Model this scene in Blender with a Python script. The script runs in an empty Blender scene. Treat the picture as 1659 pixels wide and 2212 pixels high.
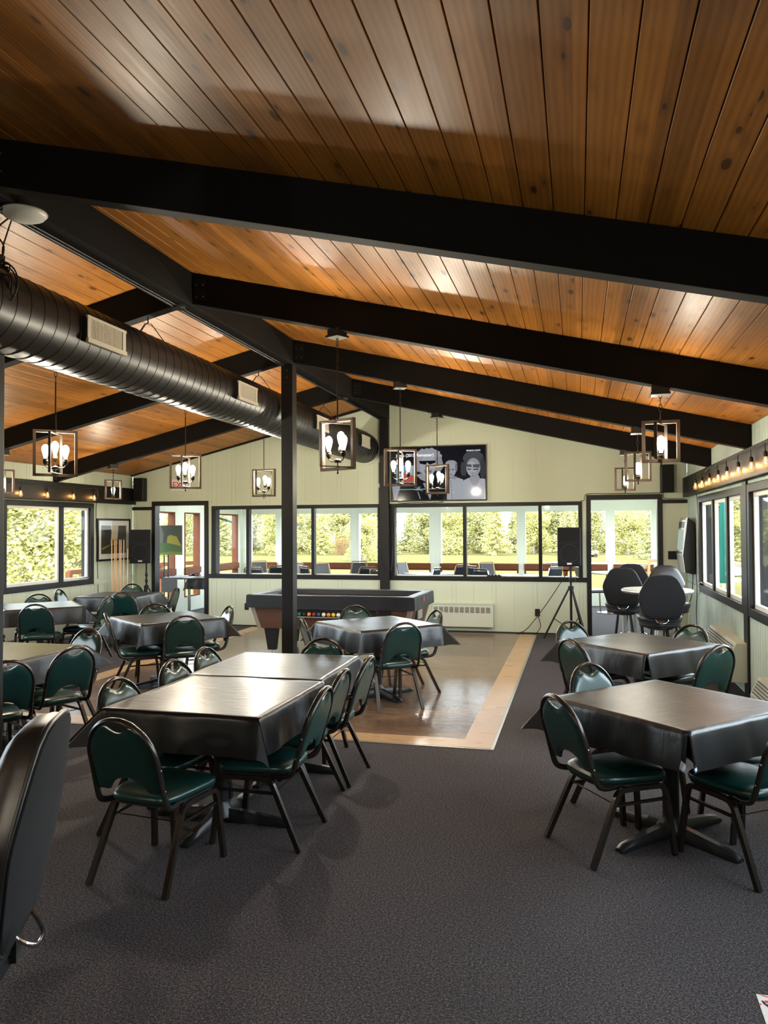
import bpy, bmesh, math, random
from mathutils import Vector, Matrix
PI = math.pi
C = bpy.context.scene.collection
S = bpy.context.scene

# ------------------------------------------------------------------ camera
cam_d = bpy.data.cameras.new('camera')
cam_d.sensor_fit = 'VERTICAL'
cam_d.sensor_height = 36.0
cam_d.lens = 36.0 * 1677.3 / 2212.0
cam_d.clip_end = 600
cam = bpy.data.objects.new('camera', cam_d); C.objects.link(cam)
YAW, PITCH, ROLL, CAMH = 0.24362, 0.021412, -0.0051058, 1.75
_f = Vector((-math.sin(YAW), math.cos(YAW), 0)); _r = Vector((math.cos(YAW), math.sin(YAW), 0)); _u = Vector((0, 0, 1))
F_ = math.cos(PITCH) * _f + math.sin(PITCH) * _u
U_ = math.cos(PITCH) * _u - math.sin(PITCH) * _f
R2 = math.cos(ROLL) * _r + math.sin(ROLL) * U_
U2 = math.cos(ROLL) * U_ - math.sin(ROLL) * _r
M = Matrix((R2, U2, -F_)).transposed().to_4x4(); M.translation = Vector((0, 0, CAMH))
cam.matrix_world = M
S.camera = cam

# ------------------------------------------------------------------ light, exposure
S.view_settings.view_transform = 'Standard'
S.view_settings.look = 'None'
S.view_settings.exposure = 0.45
S.view_settings.gamma = 1.0
S.view_settings.use_curve_mapping = False
SKY, SUN, PEND, PEND_S, STRING = 9.5, 3.0, 98.0, 38.0, 2.4
W = bpy.data.worlds.new('world'); S.world = W; W.use_nodes = True
_bg = W.node_tree.nodes['Background']
_bg.inputs[0].default_value = (0.80, 0.92, 1.0, 1); _bg.inputs[1].default_value = SKY
sun_d = bpy.data.lights.new('sun', 'SUN'); sun_d.energy = SUN; sun_d.angle = 0.01; sun_d.color = (1, .95, .82)
sun = bpy.data.objects.new('sun', sun_d); C.objects.link(sun)
sun.rotation_euler = Vector((-0.03, 0.66, -0.75)).to_track_quat('-Z', 'Y').to_euler()
S.cycles.max_bounces = 8
S.cycles.diffuse_bounces = 4
S.cycles.glossy_bounces = 4
S.cycles.transparent_max_bounces = 24
S.cycles.transmission_bounces = 6
S.cycles.caustics_reflective = False
S.cycles.caustics_refractive = False
S.cycles.sample_clamp_indirect = 4.0
def portal(x, y, z, sx, sz, d):            # tells the sampler where daylight comes in through a window
    l = bpy.data.lights.new('window_portal', 'AREA'); l.shape = 'RECTANGLE'; l.size = sx; l.size_y = sz
    l.cycles.is_portal = True
    o = bpy.data.objects.new('window_portal', l); C.objects.link(o); o.location = (x, y, z)
    o.rotation_euler = Vector(d).to_track_quat('-Z', 'Z').to_euler()

# ------------------------------------------------------------------ mesh helpers
def NB(): return bmesh.new()
def box(bm, x0, x1, y0, y1, z0, z1, mi=0):
    v = [bm.verts.new(p) for p in ((x0,y0,z0),(x1,y0,z0),(x1,y1,z0),(x0,y1,z0),(x0,y0,z1),(x1,y0,z1),(x1,y1,z1),(x0,y1,z1))]
    for q in ((3,2,1,0),(4,5,6,7),(0,1,5,4),(1,2,6,5),(2,3,7,6),(3,0,4,7)):
        bm.faces.new([v[i] for i in q]).material_index = mi
    return v
def hexa(bm, pts, mi=0):                  # 8 corners, bottom ring then top ring
    v = [bm.verts.new(p) for p in pts]
    for q in ((3,2,1,0),(4,5,6,7),(0,1,5,4),(1,2,6,5),(2,3,7,6),(3,0,4,7)):
        bm.faces.new([v[i] for i in q]).material_index = mi
def poly(bm, pts, mi=0):
    bm.faces.new([bm.verts.new(p) for p in pts]).material_index = mi
def prism(bm, pts, d, mi=0):              # extrude polygon pts by vector d
    d = Vector(d); a = [bm.verts.new(p) for p in pts]; b = [bm.verts.new(Vector(p) + d) for p in pts]
    n = len(a)
    bm.faces.new(a[::-1]).material_index = mi; bm.faces.new(b).material_index = mi
    for i in range(n):
        bm.faces.new((a[i], a[(i+1) % n], b[(i+1) % n], b[i])).material_index = mi
def loft(bm, rings, cap0=True, cap1=True, mi=0, closed=True):
    R = [[bm.verts.new(p) for p in r] for r in rings]
    n = len(R[0])
    for a, b in zip(R, R[1:]):
        for i in range(n if closed else n - 1):
            bm.faces.new((a[i], a[(i+1) % n], b[(i+1) % n], b[i])).material_index = mi
    if cap0: bm.faces.new(R[0][::-1]).material_index = mi
    if cap1: bm.faces.new(R[-1]).material_index = mi
    return R
def smoothpath(pts, k=5):
    P = [Vector(p) for p in pts]; out = []
    for i in range(len(P) - 1):
        p0 = P[max(i-1, 0)]; p1 = P[i]; p2 = P[i+1]; p3 = P[min(i+2, len(P)-1)]
        for j in range(k):
            t = j / k
            out.append(0.5 * ((2*p1) + (p2-p0)*t + (2*p0-5*p1+4*p2-p3)*t*t + (3*p1-p0-3*p2+p3)*t**3))
    out.append(P[-1]); return out
def tube(bm, pts, r, n=8, rx=None, closed=False, up=(0,0,1), square=False, mi=0):
    P = [Vector(p) for p in pts]; rings = []; N = None; m = len(P)
    off = PI/4 if square else 0
    if square: n = 4
    rx = rx or r
    for i, p in enumerate(P):
        if closed: t = (P[(i+1) % m] - P[i-1])
        else: t = P[min(i+1, m-1)] - P[max(i-1, 0)]
        t.normalize()
        if N is None:
            u = Vector(up)
            if abs(u.dot(t)) > .95: u = Vector((1,0,0))
            N = (u - t * u.dot(t)).normalized()
        else: N = (N - t * N.dot(t)).normalized()
        B = t.cross(N)
        k = math.sqrt(2) if square else 1
        rings.append([p + N*math.cos(off+2*PI*a/n)*r*k + B*math.sin(off+2*PI*a/n)*rx*k for a in range(n)])
    if closed: rings.append(rings[0]); loft(bm, rings, False, False, mi)
    else: loft(bm, rings, mi=mi)
def lathe(bm, prof, n=20, c=(0,0,0), mi=0):  # prof list of (r,z)
    rings = [[(c[0]+max(r,1e-4)*math.cos(2*PI*a/n), c[1]+max(r,1e-4)*math.sin(2*PI*a/n), c[2]+z) for a in range(n)] for r, z in prof]
    loft(bm, rings, mi=mi)
def ball(bm, c, r, sz=(1,1,1), seg=12, mi=0):
    m = Matrix.Translation(c) @ Matrix.Diagonal((r*sz[0], r*sz[1], r*sz[2], 1))
    g = bmesh.ops.create_uvsphere(bm, u_segments=seg, v_segments=seg//2+2, radius=1, matrix=m)
    for v in g['verts']:
        for f in v.link_faces: f.material_index = mi
def obj(name, bm, mats, parent=None, smooth=False, bevel=0, loc=None):
    bmesh.ops.remove_doubles(bm, verts=bm.verts, dist=1e-6)
    bmesh.ops.recalc_face_normals(bm, faces=bm.faces)
    me = bpy.data.meshes.new(name); bm.to_mesh(me); bm.free()
    for m in (mats if isinstance(mats, (list, tuple)) else [mats]): me.materials.append(m)
    if smooth:
        me.polygons.foreach_set('use_smooth', [True]*len(me.polygons))
        try: me.set_sharp_from_angle(angle=math.radians(smooth if smooth > 1 else 40))
        except Exception: pass
    o = bpy.data.objects.new(name, me); C.objects.link(o)
    if parent: o.parent = parent
    if loc: o.location = loc
    if bevel:
        b = o.modifiers.new('b', 'BEVEL'); b.width = bevel; b.segments = 2; b.limit_method = 'ANGLE'
    return o
def tag(o, label, cat, group=None):
    o['label'] = label; o['category'] = cat
    if group: o['group'] = group
    return o
def thing(name, label, cat, loc=(0,0,0), rz=0, group=None):
    o = bpy.data.objects.new(name, None); C.objects.link(o)
    o.location = loc; o.rotation_euler = (0,0,rz); o.empty_display_size = .1
    return tag(o, label, cat, group)
def struct(name, bm, m, label=None, parent=None, **k):
    o = obj(name, bm, m, parent, **k)
    if not parent:
        o['kind'] = 'structure'
        if label: o['label'] = label
        o['category'] = name.split('_')[0]
    return o
def dup(root, loc, rz, label, group=None):
    r = root.copy(); C.objects.link(r); r.location = loc; r.rotation_euler = (0,0,rz); r['label'] = label
    if group: r['group'] = group
    for ch in list(root.children):
        c = ch.copy(); C.objects.link(c); c.parent = r
        for g in list(ch.children):
            d = g.copy(); C.objects.link(d); d.parent = c
    return r
def head(fx, fy): return math.atan2(-fx, fy)

# ------------------------------------------------------------------ materials
def mat(name, col, rough=.5, metal=0, spec=.5, coat=0, emit=None, es=0, alpha=None):
    m = bpy.data.materials.new(name); m.use_nodes = True
    b = m.node_tree.nodes['Principled BSDF']
    b.inputs['Base Color'].default_value = (*col, 1); b.inputs['Roughness'].default_value = rough
    b.inputs['Metallic'].default_value = metal; b.inputs['Specular IOR Level'].default_value = spec
    if coat: b.inputs['Coat Weight'].default_value = coat; b.inputs['Coat Roughness'].default_value = .1
    if emit: b.inputs['Emission Color'].default_value = (*emit, 1); b.inputs['Emission Strength'].default_value = es
    return m
class NT:
    def __init__(s, m): s.t = m.node_tree; s.b = s.t.nodes['Principled BSDF']
    def n(s, ty, **k):
        x = s.t.nodes.new(ty)
        for a, v in k.items(): setattr(x, a, v)
        return x
    def l(s, a, b): s.t.links.new(a, b)
    def math(s, op, a, b=None, c=None):
        x = s.n('ShaderNodeMath', operation=op)
        for i, v in enumerate((a, b, c)):
            if v is None: continue
            if isinstance(v, (int, float)): x.inputs[i].default_value = v
            else: s.l(v, x.inputs[i])
        return x.outputs[0]
    def coords(s, scale=(1,1,1), kind='Object'):
        tc = s.n('ShaderNodeTexCoord'); mp = s.n('ShaderNodeMapping'); mp.inputs['Scale'].default_value = scale
        s.l(tc.outputs[kind], mp.inputs[0]); return mp.outputs[0]
    def noise(s, vec, scale, detail=3, rough=.5):
        x = s.n('ShaderNodeTexNoise'); x.inputs['Scale'].default_value = scale; x.inputs['Detail'].default_value = detail
        x.inputs['Roughness'].default_value = rough
        if vec is not None: s.l(vec, x.inputs['Vector'])
        return x.outputs[0]
    def ramp(s, f, stops):
        x = s.n('ShaderNodeValToRGB'); e = x.color_ramp.elements
        while len(e) < len(stops): e.new(.5)
        for a, (p, c) in zip(e, stops): a.position = p; a.color = (*c, 1)
        s.l(f, x.inputs[0]); return x.outputs[0]
    def mix(s, f, a, b, bt='MIX'):
        x = s.n('ShaderNodeMix', data_type='RGBA', blend_type=bt)
        for i, v in ((0, f), (6, a), (7, b)):
            if isinstance(v, (int, float)): x.inputs[i].default_value = v
            elif isinstance(v, tuple): x.inputs[i].default_value = (*v, 1)
            else: s.l(v, x.inputs[i])
        return x.outputs[2]
    def bump(s, h, st=.3, d=.01):
        x = s.n('ShaderNodeBump'); x.inputs['Strength'].default_value = st; x.inputs['Distance'].default_value = d
        s.l(h, x.inputs['Height']); s.l(x.outputs[0], s.b.inputs['Normal'])
    def color(s, c): s.l(c, s.b.inputs['Base Color'])
    def rough(s, c): s.l(c, s.b.inputs['Roughness'])

def m_carpet():
    m = mat('carpet', (.07,.065,.07), .95, spec=.15); t = NT(m); v = t.coords()
    a = t.noise(v, 230, 2, .7); b = t.noise(v, 95, 3, .6); c = t.noise(v, .7, 2)
    f = t.math('ADD', t.math('MULTIPLY', a, .6), t.math('MULTIPLY', b, .4))
    col = t.ramp(f, [(.39,(.012,.0115,.014)),(.5,(.052,.049,.056)),(.61,(.20,.185,.19))])
    t.color(t.mix(t.math('MULTIPLY', c, .2), col, (.055,.043,.042)))
    t.bump(f, .6, .008); return m
def m_planks(name, w, axis, light, dark, knot, L=99, rough=.38, knots=True, seed=0., grain=1., coat=0, var=.4, spec=.5):
    # boards of width w counted across `axis`, running along the other axis
    m = mat(name, light, rough, coat=coat, spec=spec); t = NT(m); tc = t.n('ShaderNodeTexCoord'); sp = t.n('ShaderNodeSeparateXYZ')
    t.l(tc.outputs['Object'], sp.inputs[0])
    u, v = (sp.outputs[0], sp.outputs[1]) if axis == 'X' else (sp.outputs[1], sp.outputs[0])
    k = t.math('FLOOR', t.math('DIVIDE', u, w))
    wn = t.n('ShaderNodeTexWhiteNoise', noise_dimensions='2D'); cb = t.n('ShaderNodeCombineXYZ')
    t.l(k, cb.inputs[0])
    if L < 50: t.l(t.math('FLOOR', t.math('DIVIDE', t.math('ADD', v, t.math('MULTIPLY', k, .437*L)), L)), cb.inputs[1])
    t.l(cb.outputs[0], wn.inputs['Vector']); rnd = wn.outputs['Value']
    cv = t.n('ShaderNodeCombineXYZ')
    t.l(t.math('MULTIPLY', u, 9.), cv.inputs[0]); t.l(t.math('MULTIPLY', v, .9), cv.inputs[1]); t.l(t.math('MULTIPLY', rnd, 37.), cv.inputs[2])
    g = t.noise(cv.outputs[0], 3.2, 4, .6)
    wv = t.n('ShaderNodeTexWave'); wv.inputs['Scale'].default_value = 1.3; wv.inputs['Distortion'].default_value = 5; wv.inputs['Detail'].default_value = 2
    t.l(cv.outputs[0], wv.inputs[0])
    gg = t.math('ADD', t.math('MULTIPLY', g, .6), t.math('MULTIPLY', wv.outputs[1], .16 * grain))
    col = t.mix(gg, dark, light)
    rr = t.n('ShaderNodeHueSaturation'); t.l(col, rr.inputs['Color'])
    t.l(t.math('ADD', t.math('MULTIPLY', rnd, var), 1-var/2), rr.inputs['Value']); col = rr.outputs[0]
    if knots:
        kv = t.n('ShaderNodeCombineXYZ'); t.l(t.math('DIVIDE', u, .08), kv.inputs[0])
        t.l(t.math('DIVIDE', v, .23), kv.inputs[1]); t.l(t.math('MULTIPLY', k, 3.7), kv.inputs[2])
        vo = t.n('ShaderNodeTexVoronoi', voronoi_dimensions='3D'); vo.inputs['Scale'].default_value = 1.; t.l(kv.outputs[0], vo.inputs[0])
        sc = t.n('ShaderNodeSeparateColor'); t.l(vo.outputs['Color'], sc.inputs[0])
        on = t.math('GREATER_THAN', sc.outputs[0], .42)
        rad = t.math('MULTIPLY', sc.outputs[1], .24)
        kk = t.math('MULTIPLY', t.math('LESS_THAN', vo.outputs['Distance'], rad), on)
        halo = t.math('MULTIPLY', t.math('MULTIPLY', t.math('SUBTRACT', 1., t.math('MINIMUM', t.math('MULTIPLY', vo.outputs['Distance'], 2.4), 1.)), on), .55)
        col = t.mix(halo, col, knot); col = t.mix(t.math('MULTIPLY', kk, .7), col, tuple(c * .5 for c in knot))
    t.color(col); t.rough(t.math('ADD', t.math('MULTIPLY', g, .2), rough - .1)); t.bump(gg, .1, .004); return m
def m_noisy(name, col, rough, amp=.2, scale=8, bump=.1, bs=40, metal=0, spec=.5, stretch=(1,1,1), coat=0):
    m = mat(name, col, rough, metal, spec, coat); t = NT(m); v = t.coords(stretch)
    n = t.noise(v, scale, 3); h = t.noise(v, bs, 3)
    t.color(t.mix(n, tuple(c*(1-amp) for c in col), tuple(min(1, c*(1+amp)) for c in col)))
    if bump: t.bump(h, bump, .004)
    return m
def m_vinyl(name, col, rough, back=None, wr=.5, spec=.6):
    m = mat(name, col, rough, spec=spec); t = NT(m)
    a = t.noise(t.coords((3.,9.,3.)), 2.2, 3, .55); b = t.noise(t.coords((1,1,1)), 3., 2)
    h = t.math('ADD', t.math('MULTIPLY', a, .55), t.math('MULTIPLY', b, .6))
    t.bump(h, wr, .02)
    if back:
        ge = t.n('ShaderNodeNewGeometry'); t.color(t.mix(ge.outputs['Backfacing'], col, back))
    return m
def m_glass(name, tint=(1,1,1), refl=1.):
    m = bpy.data.materials.new(name); m.use_nodes = True; t = m.node_tree; t.nodes.clear()
    o = t.nodes.new('ShaderNodeOutputMaterial'); mx = t.nodes.new('ShaderNodeMixShader'); tr = t.nodes.new('ShaderNodeBsdfTransparent')
    gl = t.nodes.new('ShaderNodeBsdfGlossy'); lw = t.nodes.new('ShaderNodeLayerWeight'); gl.inputs['Roughness'].default_value = .02
    lw.inputs[0].default_value = .5; pw = t.nodes.new('ShaderNodeMath'); pw.operation = 'POWER'; t.links.new(lw.outputs['Facing'], pw.inputs[0]); pw.inputs[1].default_value = 5
    fr = t.nodes.new('ShaderNodeMath'); fr.operation = 'MULTIPLY_ADD'; t.links.new(pw.outputs[0], fr.inputs[0]); fr.inputs[1].default_value = .3; fr.inputs[2].default_value = .007; tr.inputs[0].default_value = (*tint, 1)
    t.links.new(fr.outputs[0], mx.inputs[0]); t.links.new(tr.outputs[0], mx.inputs[1]); t.links.new(gl.outputs[0], mx.inputs[2]); t.links.new(mx.outputs[0], o.inputs[0])
    return m
def m_bulb(name, col, st, f=.5):          # glowing lamp glass: gives off light and lets its filament light through
    m = bpy.data.materials.new(name); m.use_nodes = True; t = m.node_tree; t.nodes.clear()
    o = t.nodes.new('ShaderNodeOutputMaterial'); mx = t.nodes.new('ShaderNodeMixShader'); tr = t.nodes.new('ShaderNodeBsdfTransparent')
    em = t.nodes.new('ShaderNodeEmission'); em.inputs[0].default_value = (*col, 1); em.inputs[1].default_value = st; mx.inputs[0].default_value = f
    t.links.new(tr.outputs[0], mx.inputs[1]); t.links.new(em.outputs[0], mx.inputs[2]); t.links.new(mx.outputs[0], o.inputs[0]); return m

M_ = {}
M_['carpet'] = m_carpet()
M_['ceil'] = m_planks('cedar_ceiling', .1365, 'X', (.58,.245,.046), (.23,.08,.015), (.085,.03,.011), rough=.42, var=.5, grain=1.5, spec=.28)
M_['groove'] = mat('board_groove', (.14,.045,.022), .8)
M_['dance'] = m_planks('dance_vinyl', .16, 'Y', (.30,.19,.115), (.10,.062,.038), (.1,.06,.03), L=1.1, rough=.21, knots=False, grain=.8, spec=.5)
M_['border'] = m_planks('light_oak_strip', .2, 'Y', (.60,.40,.22), (.42,.27,.14), (.2,.1,.05), L=1.3, rough=.3, knots=False, grain=.4, var=.1, spec=.4)
M_['beam'] = m_noisy('black_beam_paint', (.0052,.005,.0048), .75, .3, 5, .15, 30, spec=.18)
M_['black'] = mat('black_trim_paint', (.0075,.0072,.0075), .5, spec=.3)
M_['post'] = m_noisy('black_post_paint', (.008,.008,.0085), .5, .2, 4, .1, 20, spec=.3)
M_['wall'] = m_noisy('sage_wall_paint', (.57,.63,.49), .62, .04, 3, .08, 60, stretch=(1,1,.15))
M_['wallR'] = m_noisy('sage_rough_siding', (.48,.59,.52), .65, .08, 12, .5, 45, stretch=(1,.4,1))
M_['white'] = mat('cream_frame_paint', (.72,.72,.66), .45)
M_['sunwall'] = mat('pale_green_paint', (.74,.80,.70), .55)
M_['suncl'] = mat('white_soffit', (.82,.84,.78), .7)
M_['brown'] = m_noisy('brown_window_wood', (.15,.05,.022), .6, .2, 10, .1, spec=.15)
M_['glass'] = m_glass('window_glass')
M_['green'] = m_vinyl('dark_green_vinyl', (.0035,.033,.030), .3, wr=.12)
M_['frame'] = m_noisy('bronze_frame_metal', (.05,.043,.037), .27, .3, 60, .08, 200, metal=.7)
M_['cloth'] = m_vinyl('black_vinyl_cloth', (.007,.0068,.008), .34, back=(.27,.30,.37), wr=.3, spec=.6)
M_['iron'] = mat('black_cast_iron', (.012,.0125,.014), .38)
M_['tabletop'] = mat('dark_laminate', (.05,.03,.02), .5)
M_['duct'] = mat('black_duct_paint', (.011,.0112,.0115), .38, spec=.5)
M_['grille'] = mat('cream_grille_metal', (.62,.60,.50), .45)
M_['dark'] = mat('gap_shade', (.008,.008,.008), .9)  # near-black colour in place of shade inside recesses, slots and grilles
M_['bronze'] = mat('oil_bronze', (.035,.028,.022), .42, .7)
M_['woodframe'] = m_noisy('weathered_wood_frame', (.075,.047,.03), .55, .3, 20, .1, 60)
M_['silver'] = mat('brushed_silver', (.55,.55,.53), .35, .9)
M_['bulb'] = m_bulb('lit_bulb', (1,.93,.74), 9., .55)
M_['amber'] = m_bulb('amber_bulb', (1,.5,.12), 2.2, .13)
M_['filament'] = mat('lit_filament', (0,0,0), .5, emit=(1,.62,.25), es=30)
M_['rubber'] = mat('black_rubber', (.012,.012,.012), .6)
M_['seatblack'] = m_vinyl('black_bar_leatherette', (.016,.017,.02), .4, wr=.12)
M_['fabric'] = m_noisy('charcoal_back_fabric', (.017,.017,.019), .8, .25, 120, .3, 260, spec=.2)
M_['chrome'] = mat('chrome', (.62,.63,.65), .14, 1)
M_['plastic'] = mat('black_plastic', (.007,.007,.0075), .45, spec=.35)
M_['heater'] = mat('heater_enamel', (.58,.62,.52), .4)
M_['wood'] = m_noisy('walnut_laminate', (.095,.046,.031), .45, .5, 4, .05, 40, stretch=(1,1,14))
M_['cue'] = m_noisy('pale_cue_wood', (.62,.38,.18), .35, .2, 6, 0, stretch=(1,1,.1))
M_['navy'] = mat('black_pool_cover', (.009,.010,.014), .5, spec=.35)
M_['paper'] = mat('white_paper', (.8,.8,.78), .6)
M_['red'] = mat('red_print', (.65,.04,.06), .5)
M_['teal'] = mat('teal_paint', (.012,.085,.068), .7, spec=.1)
M_['pipe'] = mat('grey_teal_pipe', (.05,.095,.09), .6, spec=.2)
def flat(name, c, e=0):
    if name not in M_:
        M_[name] = mat(name, c, .5) if not e else mat(name, (.001,.001,.001), .1, spec=.12, emit=c, es=e)
    return M_[name]
# ------------------------------------------------------------------ the room shell
XL, XR, YB, YF, XC, ZR, SL = -8.15, 1.70, -4.0, 13.1, -3.23, 3.95, .24
def ceil_z(x): return ZR - SL*abs(x - XC)
def wall(name, axis, u0, u1, off, thick, zt, openings, m, step=.2, gap=.006, lab=None, proud=.005, sgn=1, double=False):
    """Board wall in the plane axis=off. u runs along it, zt(u) is its top, openings are (u0,u1,z0,z1).
    thick goes away from the room; boards stand proud towards it, sgn is the direction into the room."""
    bm = NB()
    cuts = {u0, u1}
    for a, b, _, _ in openings: cuts |= {max(a, u0), min(b, u1)}
    if u0 < XC < u1 and axis == 'Y': cuts.add(XC)
    base = sorted(cuts)
    def pane(ua, ub, d0, d1, g):
        mid = (ua+ub)/2; zs = [(0., None)]
        for a, b, z0, z1 in openings:
            if a - 1e-6 <= mid <= b + 1e-6:
                n = []
                for s, e in zs:
                    if e is None or e > z0:
                        if z0 > s + 1e-4: n.append((s, z0))
                        if e is None or e > z1: n.append((max(s, z1), e))
                    else: n.append((s, e))
                zs = n
        for s, e in zs:
            ea, eb = (zt(ua) if e is None else e), (zt(ub) if e is None else e)
            P = []
            for z_a, z_b in ((s, s), (ea, eb)):
                for (u, d, z) in ((ua+g, d0, z_a), (ub-g, d0, z_b), (ub-g, d1, z_b), (ua+g, d1, z_a)):
                    P.append((off + sgn*d, u, z) if axis == 'X' else (u, off + sgn*d, z))
            hexa(bm, P)
    for a, b in zip(base, base[1:]): pane(a, b, -thick, -proud, 0)
    st = []
    u = u0; k = 0
    rnd = random.Random(3)
    while u < u1 - 1e-6:
        w = step if not double else (step if k % 3 else step*.25)
        st.append((u, min(u + w, u1))); u += w; k += 1
    for a, b in st:
        cs = [a] + [c for c in base if a + .002 < c < b - .002] + [b]
        for p, q in zip(cs, cs[1:]):
            if q - p > .008: pane(p, q, -proud, 0, gap/2)
    return struct(name, bm, m, lab)

# openings
B1 = (-6.52, -3.31, .86, 2.18); B2 = (-3.15, .08, .86, 2.18)
D1 = (-7.74, -6.59, 0, 2.28); D2 = (.15, 1.32, 0, 2.28)
wall('wall_far', 'Y', XL, XR, YF, .14, ceil_z, [B1, B2, D1, D2], M_['wall'], .3, .008, 'sage green board gable wall with windows into the sunroom', sgn=-1, double=True)
RW = [(8.85, 11.82, .90, 2.13), (5.55, 8.52, .90, 2.13), (2.2, 5.2, .90, 2.13)]  # the last one is out of view, added to let in daylight
LW = [(9.70, 11.80, .88, 2.16), (6.4, 9.2, .88, 2.16), (3.0, 5.8, .88, 2.16)]
wall('wall_right', 'X', YB, YF, XR, .18, lambda y: ceil_z(XR), RW, M_['wallR'], .102, .008, 'green grooved siding wall along the right windows', sgn=-1)
wall('wall_left', 'X', YB, YF, XL, .18, lambda y: ceil_z(XL), LW, M_['wall'], .3, .005, 'sage green board wall on the left', sgn=1, double=True)
wall('wall_back', 'Y', XL, XR, YB, .14, ceil_z, [], M_['wood'], .3, .005, 'dark panelled wall behind the viewpoint', sgn=1)

# floor of hall and sunroom
bm = NB(); box(bm, XL-.2, XR+.2, YB-.2, 18.2, -.12, 0); struct('floor', bm, M_['carpet'], 'dark speckled carpet floor')
DX0, DX1, DY0, DY1 = -5.66, -.68, 6.19, 12.93
bm = NB(); b = .24
box(bm, DX0+b, DX1-b, DY0+b, DY1, .0, .008, 0)
box(bm, DX0, DX1, DY0, DY0+b, .0, .0085, 1); box(bm, DX0, DX0+b, DY0+b, DY1, 0, .0085, 1); box(bm, DX1-b, DX1, DY0+b, DY1, 0, .0085, 1)
box(bm, DX1, DX1+.025, DY0-.01, DY1, 0, .006, 2); box(bm, DX0, DX1+.025, DY0-.02, DY0, 0, .006, 2)
struct('dance_floor', bm, [M_['dance'], M_['border'], M_['silver']], 'brown wood-look dance floor with a pale border set in the carpet')

# cedar ceiling: boards run the length of the hall, one mesh per slope
for nm, sg, x_end, lab in (('ceiling_right', 1, XR+.05, 'stained cedar plank ceiling sloping down to the right'), ('ceiling_left', -1, XL-.05, 'stained cedar plank ceiling sloping down to the left')):
    bm = NB(); w = .1365; x = XC
    t = .03
    while (x_end - x)*sg > 0:
        a, c = x + sg*.0019, x + sg*(w-.0019)
        if (c - x_end)*sg > 0: c = x_end
        za, zc = ceil_z(a), ceil_z(c)
        xs = sorted(((a, za), (c, zc)))
        (x0, z0), (x1, z1) = xs
        e = .004
        # bevelled underside edges
        ring = lambda y: [(x0, y, z0+t), (x0, y, z0+e), (x0+.0025, y, z0-SL*sg*.0025), (x1-.0025, y, z1+SL*sg*.0025), (x1, y, z1+e), (x1, y, z1+t)]
        loft(bm, [ring(YB-.1), ring(YF+.05)], mi=0)
        x += sg*w
    xa, xb = sorted((XC, x_end))
    hexa(bm, [(xa,YB-.1,ceil_z(xa)+.02),(xb,YB-.1,ceil_z(xb)+.02),(xb,YF+.15,ceil_z(xb)+.02),(xa,YF+.15,ceil_z(xa)+.02),
              (xa,YB-.1,ceil_z(xa)+.1),(xb,YB-.1,ceil_z(xb)+.1),(xb,YF+.15,ceil_z(xb)+.1),(xa,YF+.15,ceil_z(xa)+.1)], 1)
    struct(nm, bm, [M_['ceil'], M_['groove']], lab)
# roof slab with eaves outside
bm = NB()
for xa, xb in ((XL-.7, XC), (XC, XR+.7)):
    z = lambda x: ceil_z(x)+.12
    hexa(bm, [(xa,YB-.5,z(xa)),(xb,YB-.5,z(xb)),(xb,YF+.3,z(xb)),(xa,YF+.3,z(xa)),(xa,YB-.5,z(xa)+.15),(xb,YB-.5,z(xb)+.15),(xb,YF+.3,z(xb)+.15),(xa,YF+.3,z(xa)+.15)])
struct('roof', bm, M_['beam'], 'roof over the hall')

# ridge and rafters
bm = NB(); box(bm, XC-.08, XC+.08, YB, YF, 3.65, 3.94)
struct('ridge_beam', bm, M_['beam'], 'black ridge beam along the peak of the ceiling', bevel=.006)
BY = [-1.23, 1.18, 3.60, 5.97, 8.38, 10.79]
BW = .11; BD = .265
names = ['behind the viewpoint', 'above the viewpoint', 'nearest in view', 'second in view', 'at the free-standing post', 'before the far wall', 'against the far wall']
for i, y in enumerate(BY + [YF-.1]):
    for sg, side in ((1, 'right'), (-1, 'left')):
        xe = XR if sg > 0 else XL
        xi = XC + sg*.08
        y1 = y + (BW if i < len(BY) else .1)
        if i == len(BY): y1 = YF - .002
        d = BD if i < len(BY) else .16
        if i == len(BY): d = .03
        bm = NB()
        P = [(xi,y,ceil_z(xi)-d),(xe,y,ceil_z(xe)-d+.02),(xe,y1,ceil_z(xe)-d+.02),(xi,y1,ceil_z(xi)-d)]
        Q = [(xi,y,ceil_z(xi)+.003),(xe,y,ceil_z(xe)+.003),(xe,y1,ceil_z(xe)+.003),(xi,y1,ceil_z(xi)+.003)]
        hexa(bm, P + Q)
        o = struct('ceiling_beam', bm, M_['beam'], 'black %s rafter %s' % (side, names[i]), bevel=.005)
        if 1 < i < len(BY) and sg > 0:    # steel connector plate with bolts where rafter meets ridge
            p = NB(); box(p, xi+.01, xi+.13, y-.006, y+.001, ceil_z(xi)-.24, ceil_z(xi)-.06)
            pl = obj('connector_plate', p, M_['black'], o)
            for bx in (.04, .10):
                for bz in (-.21, -.11):
                    q = NB(); ball(q, (xi+bx, y-.008, ceil_z(xi)+bz), .009, seg=8); obj('bolt', q, M_['iron'], pl)
# header boards on which the rafters sit
for nm, x0, x1, y0, lab in (('trim_1', XR-.07, XR, YB, 'black header board over the right windows'), ('trim_2', XL, XL+.07, YB, 'black header board over the left windows')):
    bm = NB(); box(bm, x0, x1, y0, YF-.005, 2.225, 2.525); struct(nm, bm, M_['black'], lab, bevel=.006)
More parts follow.
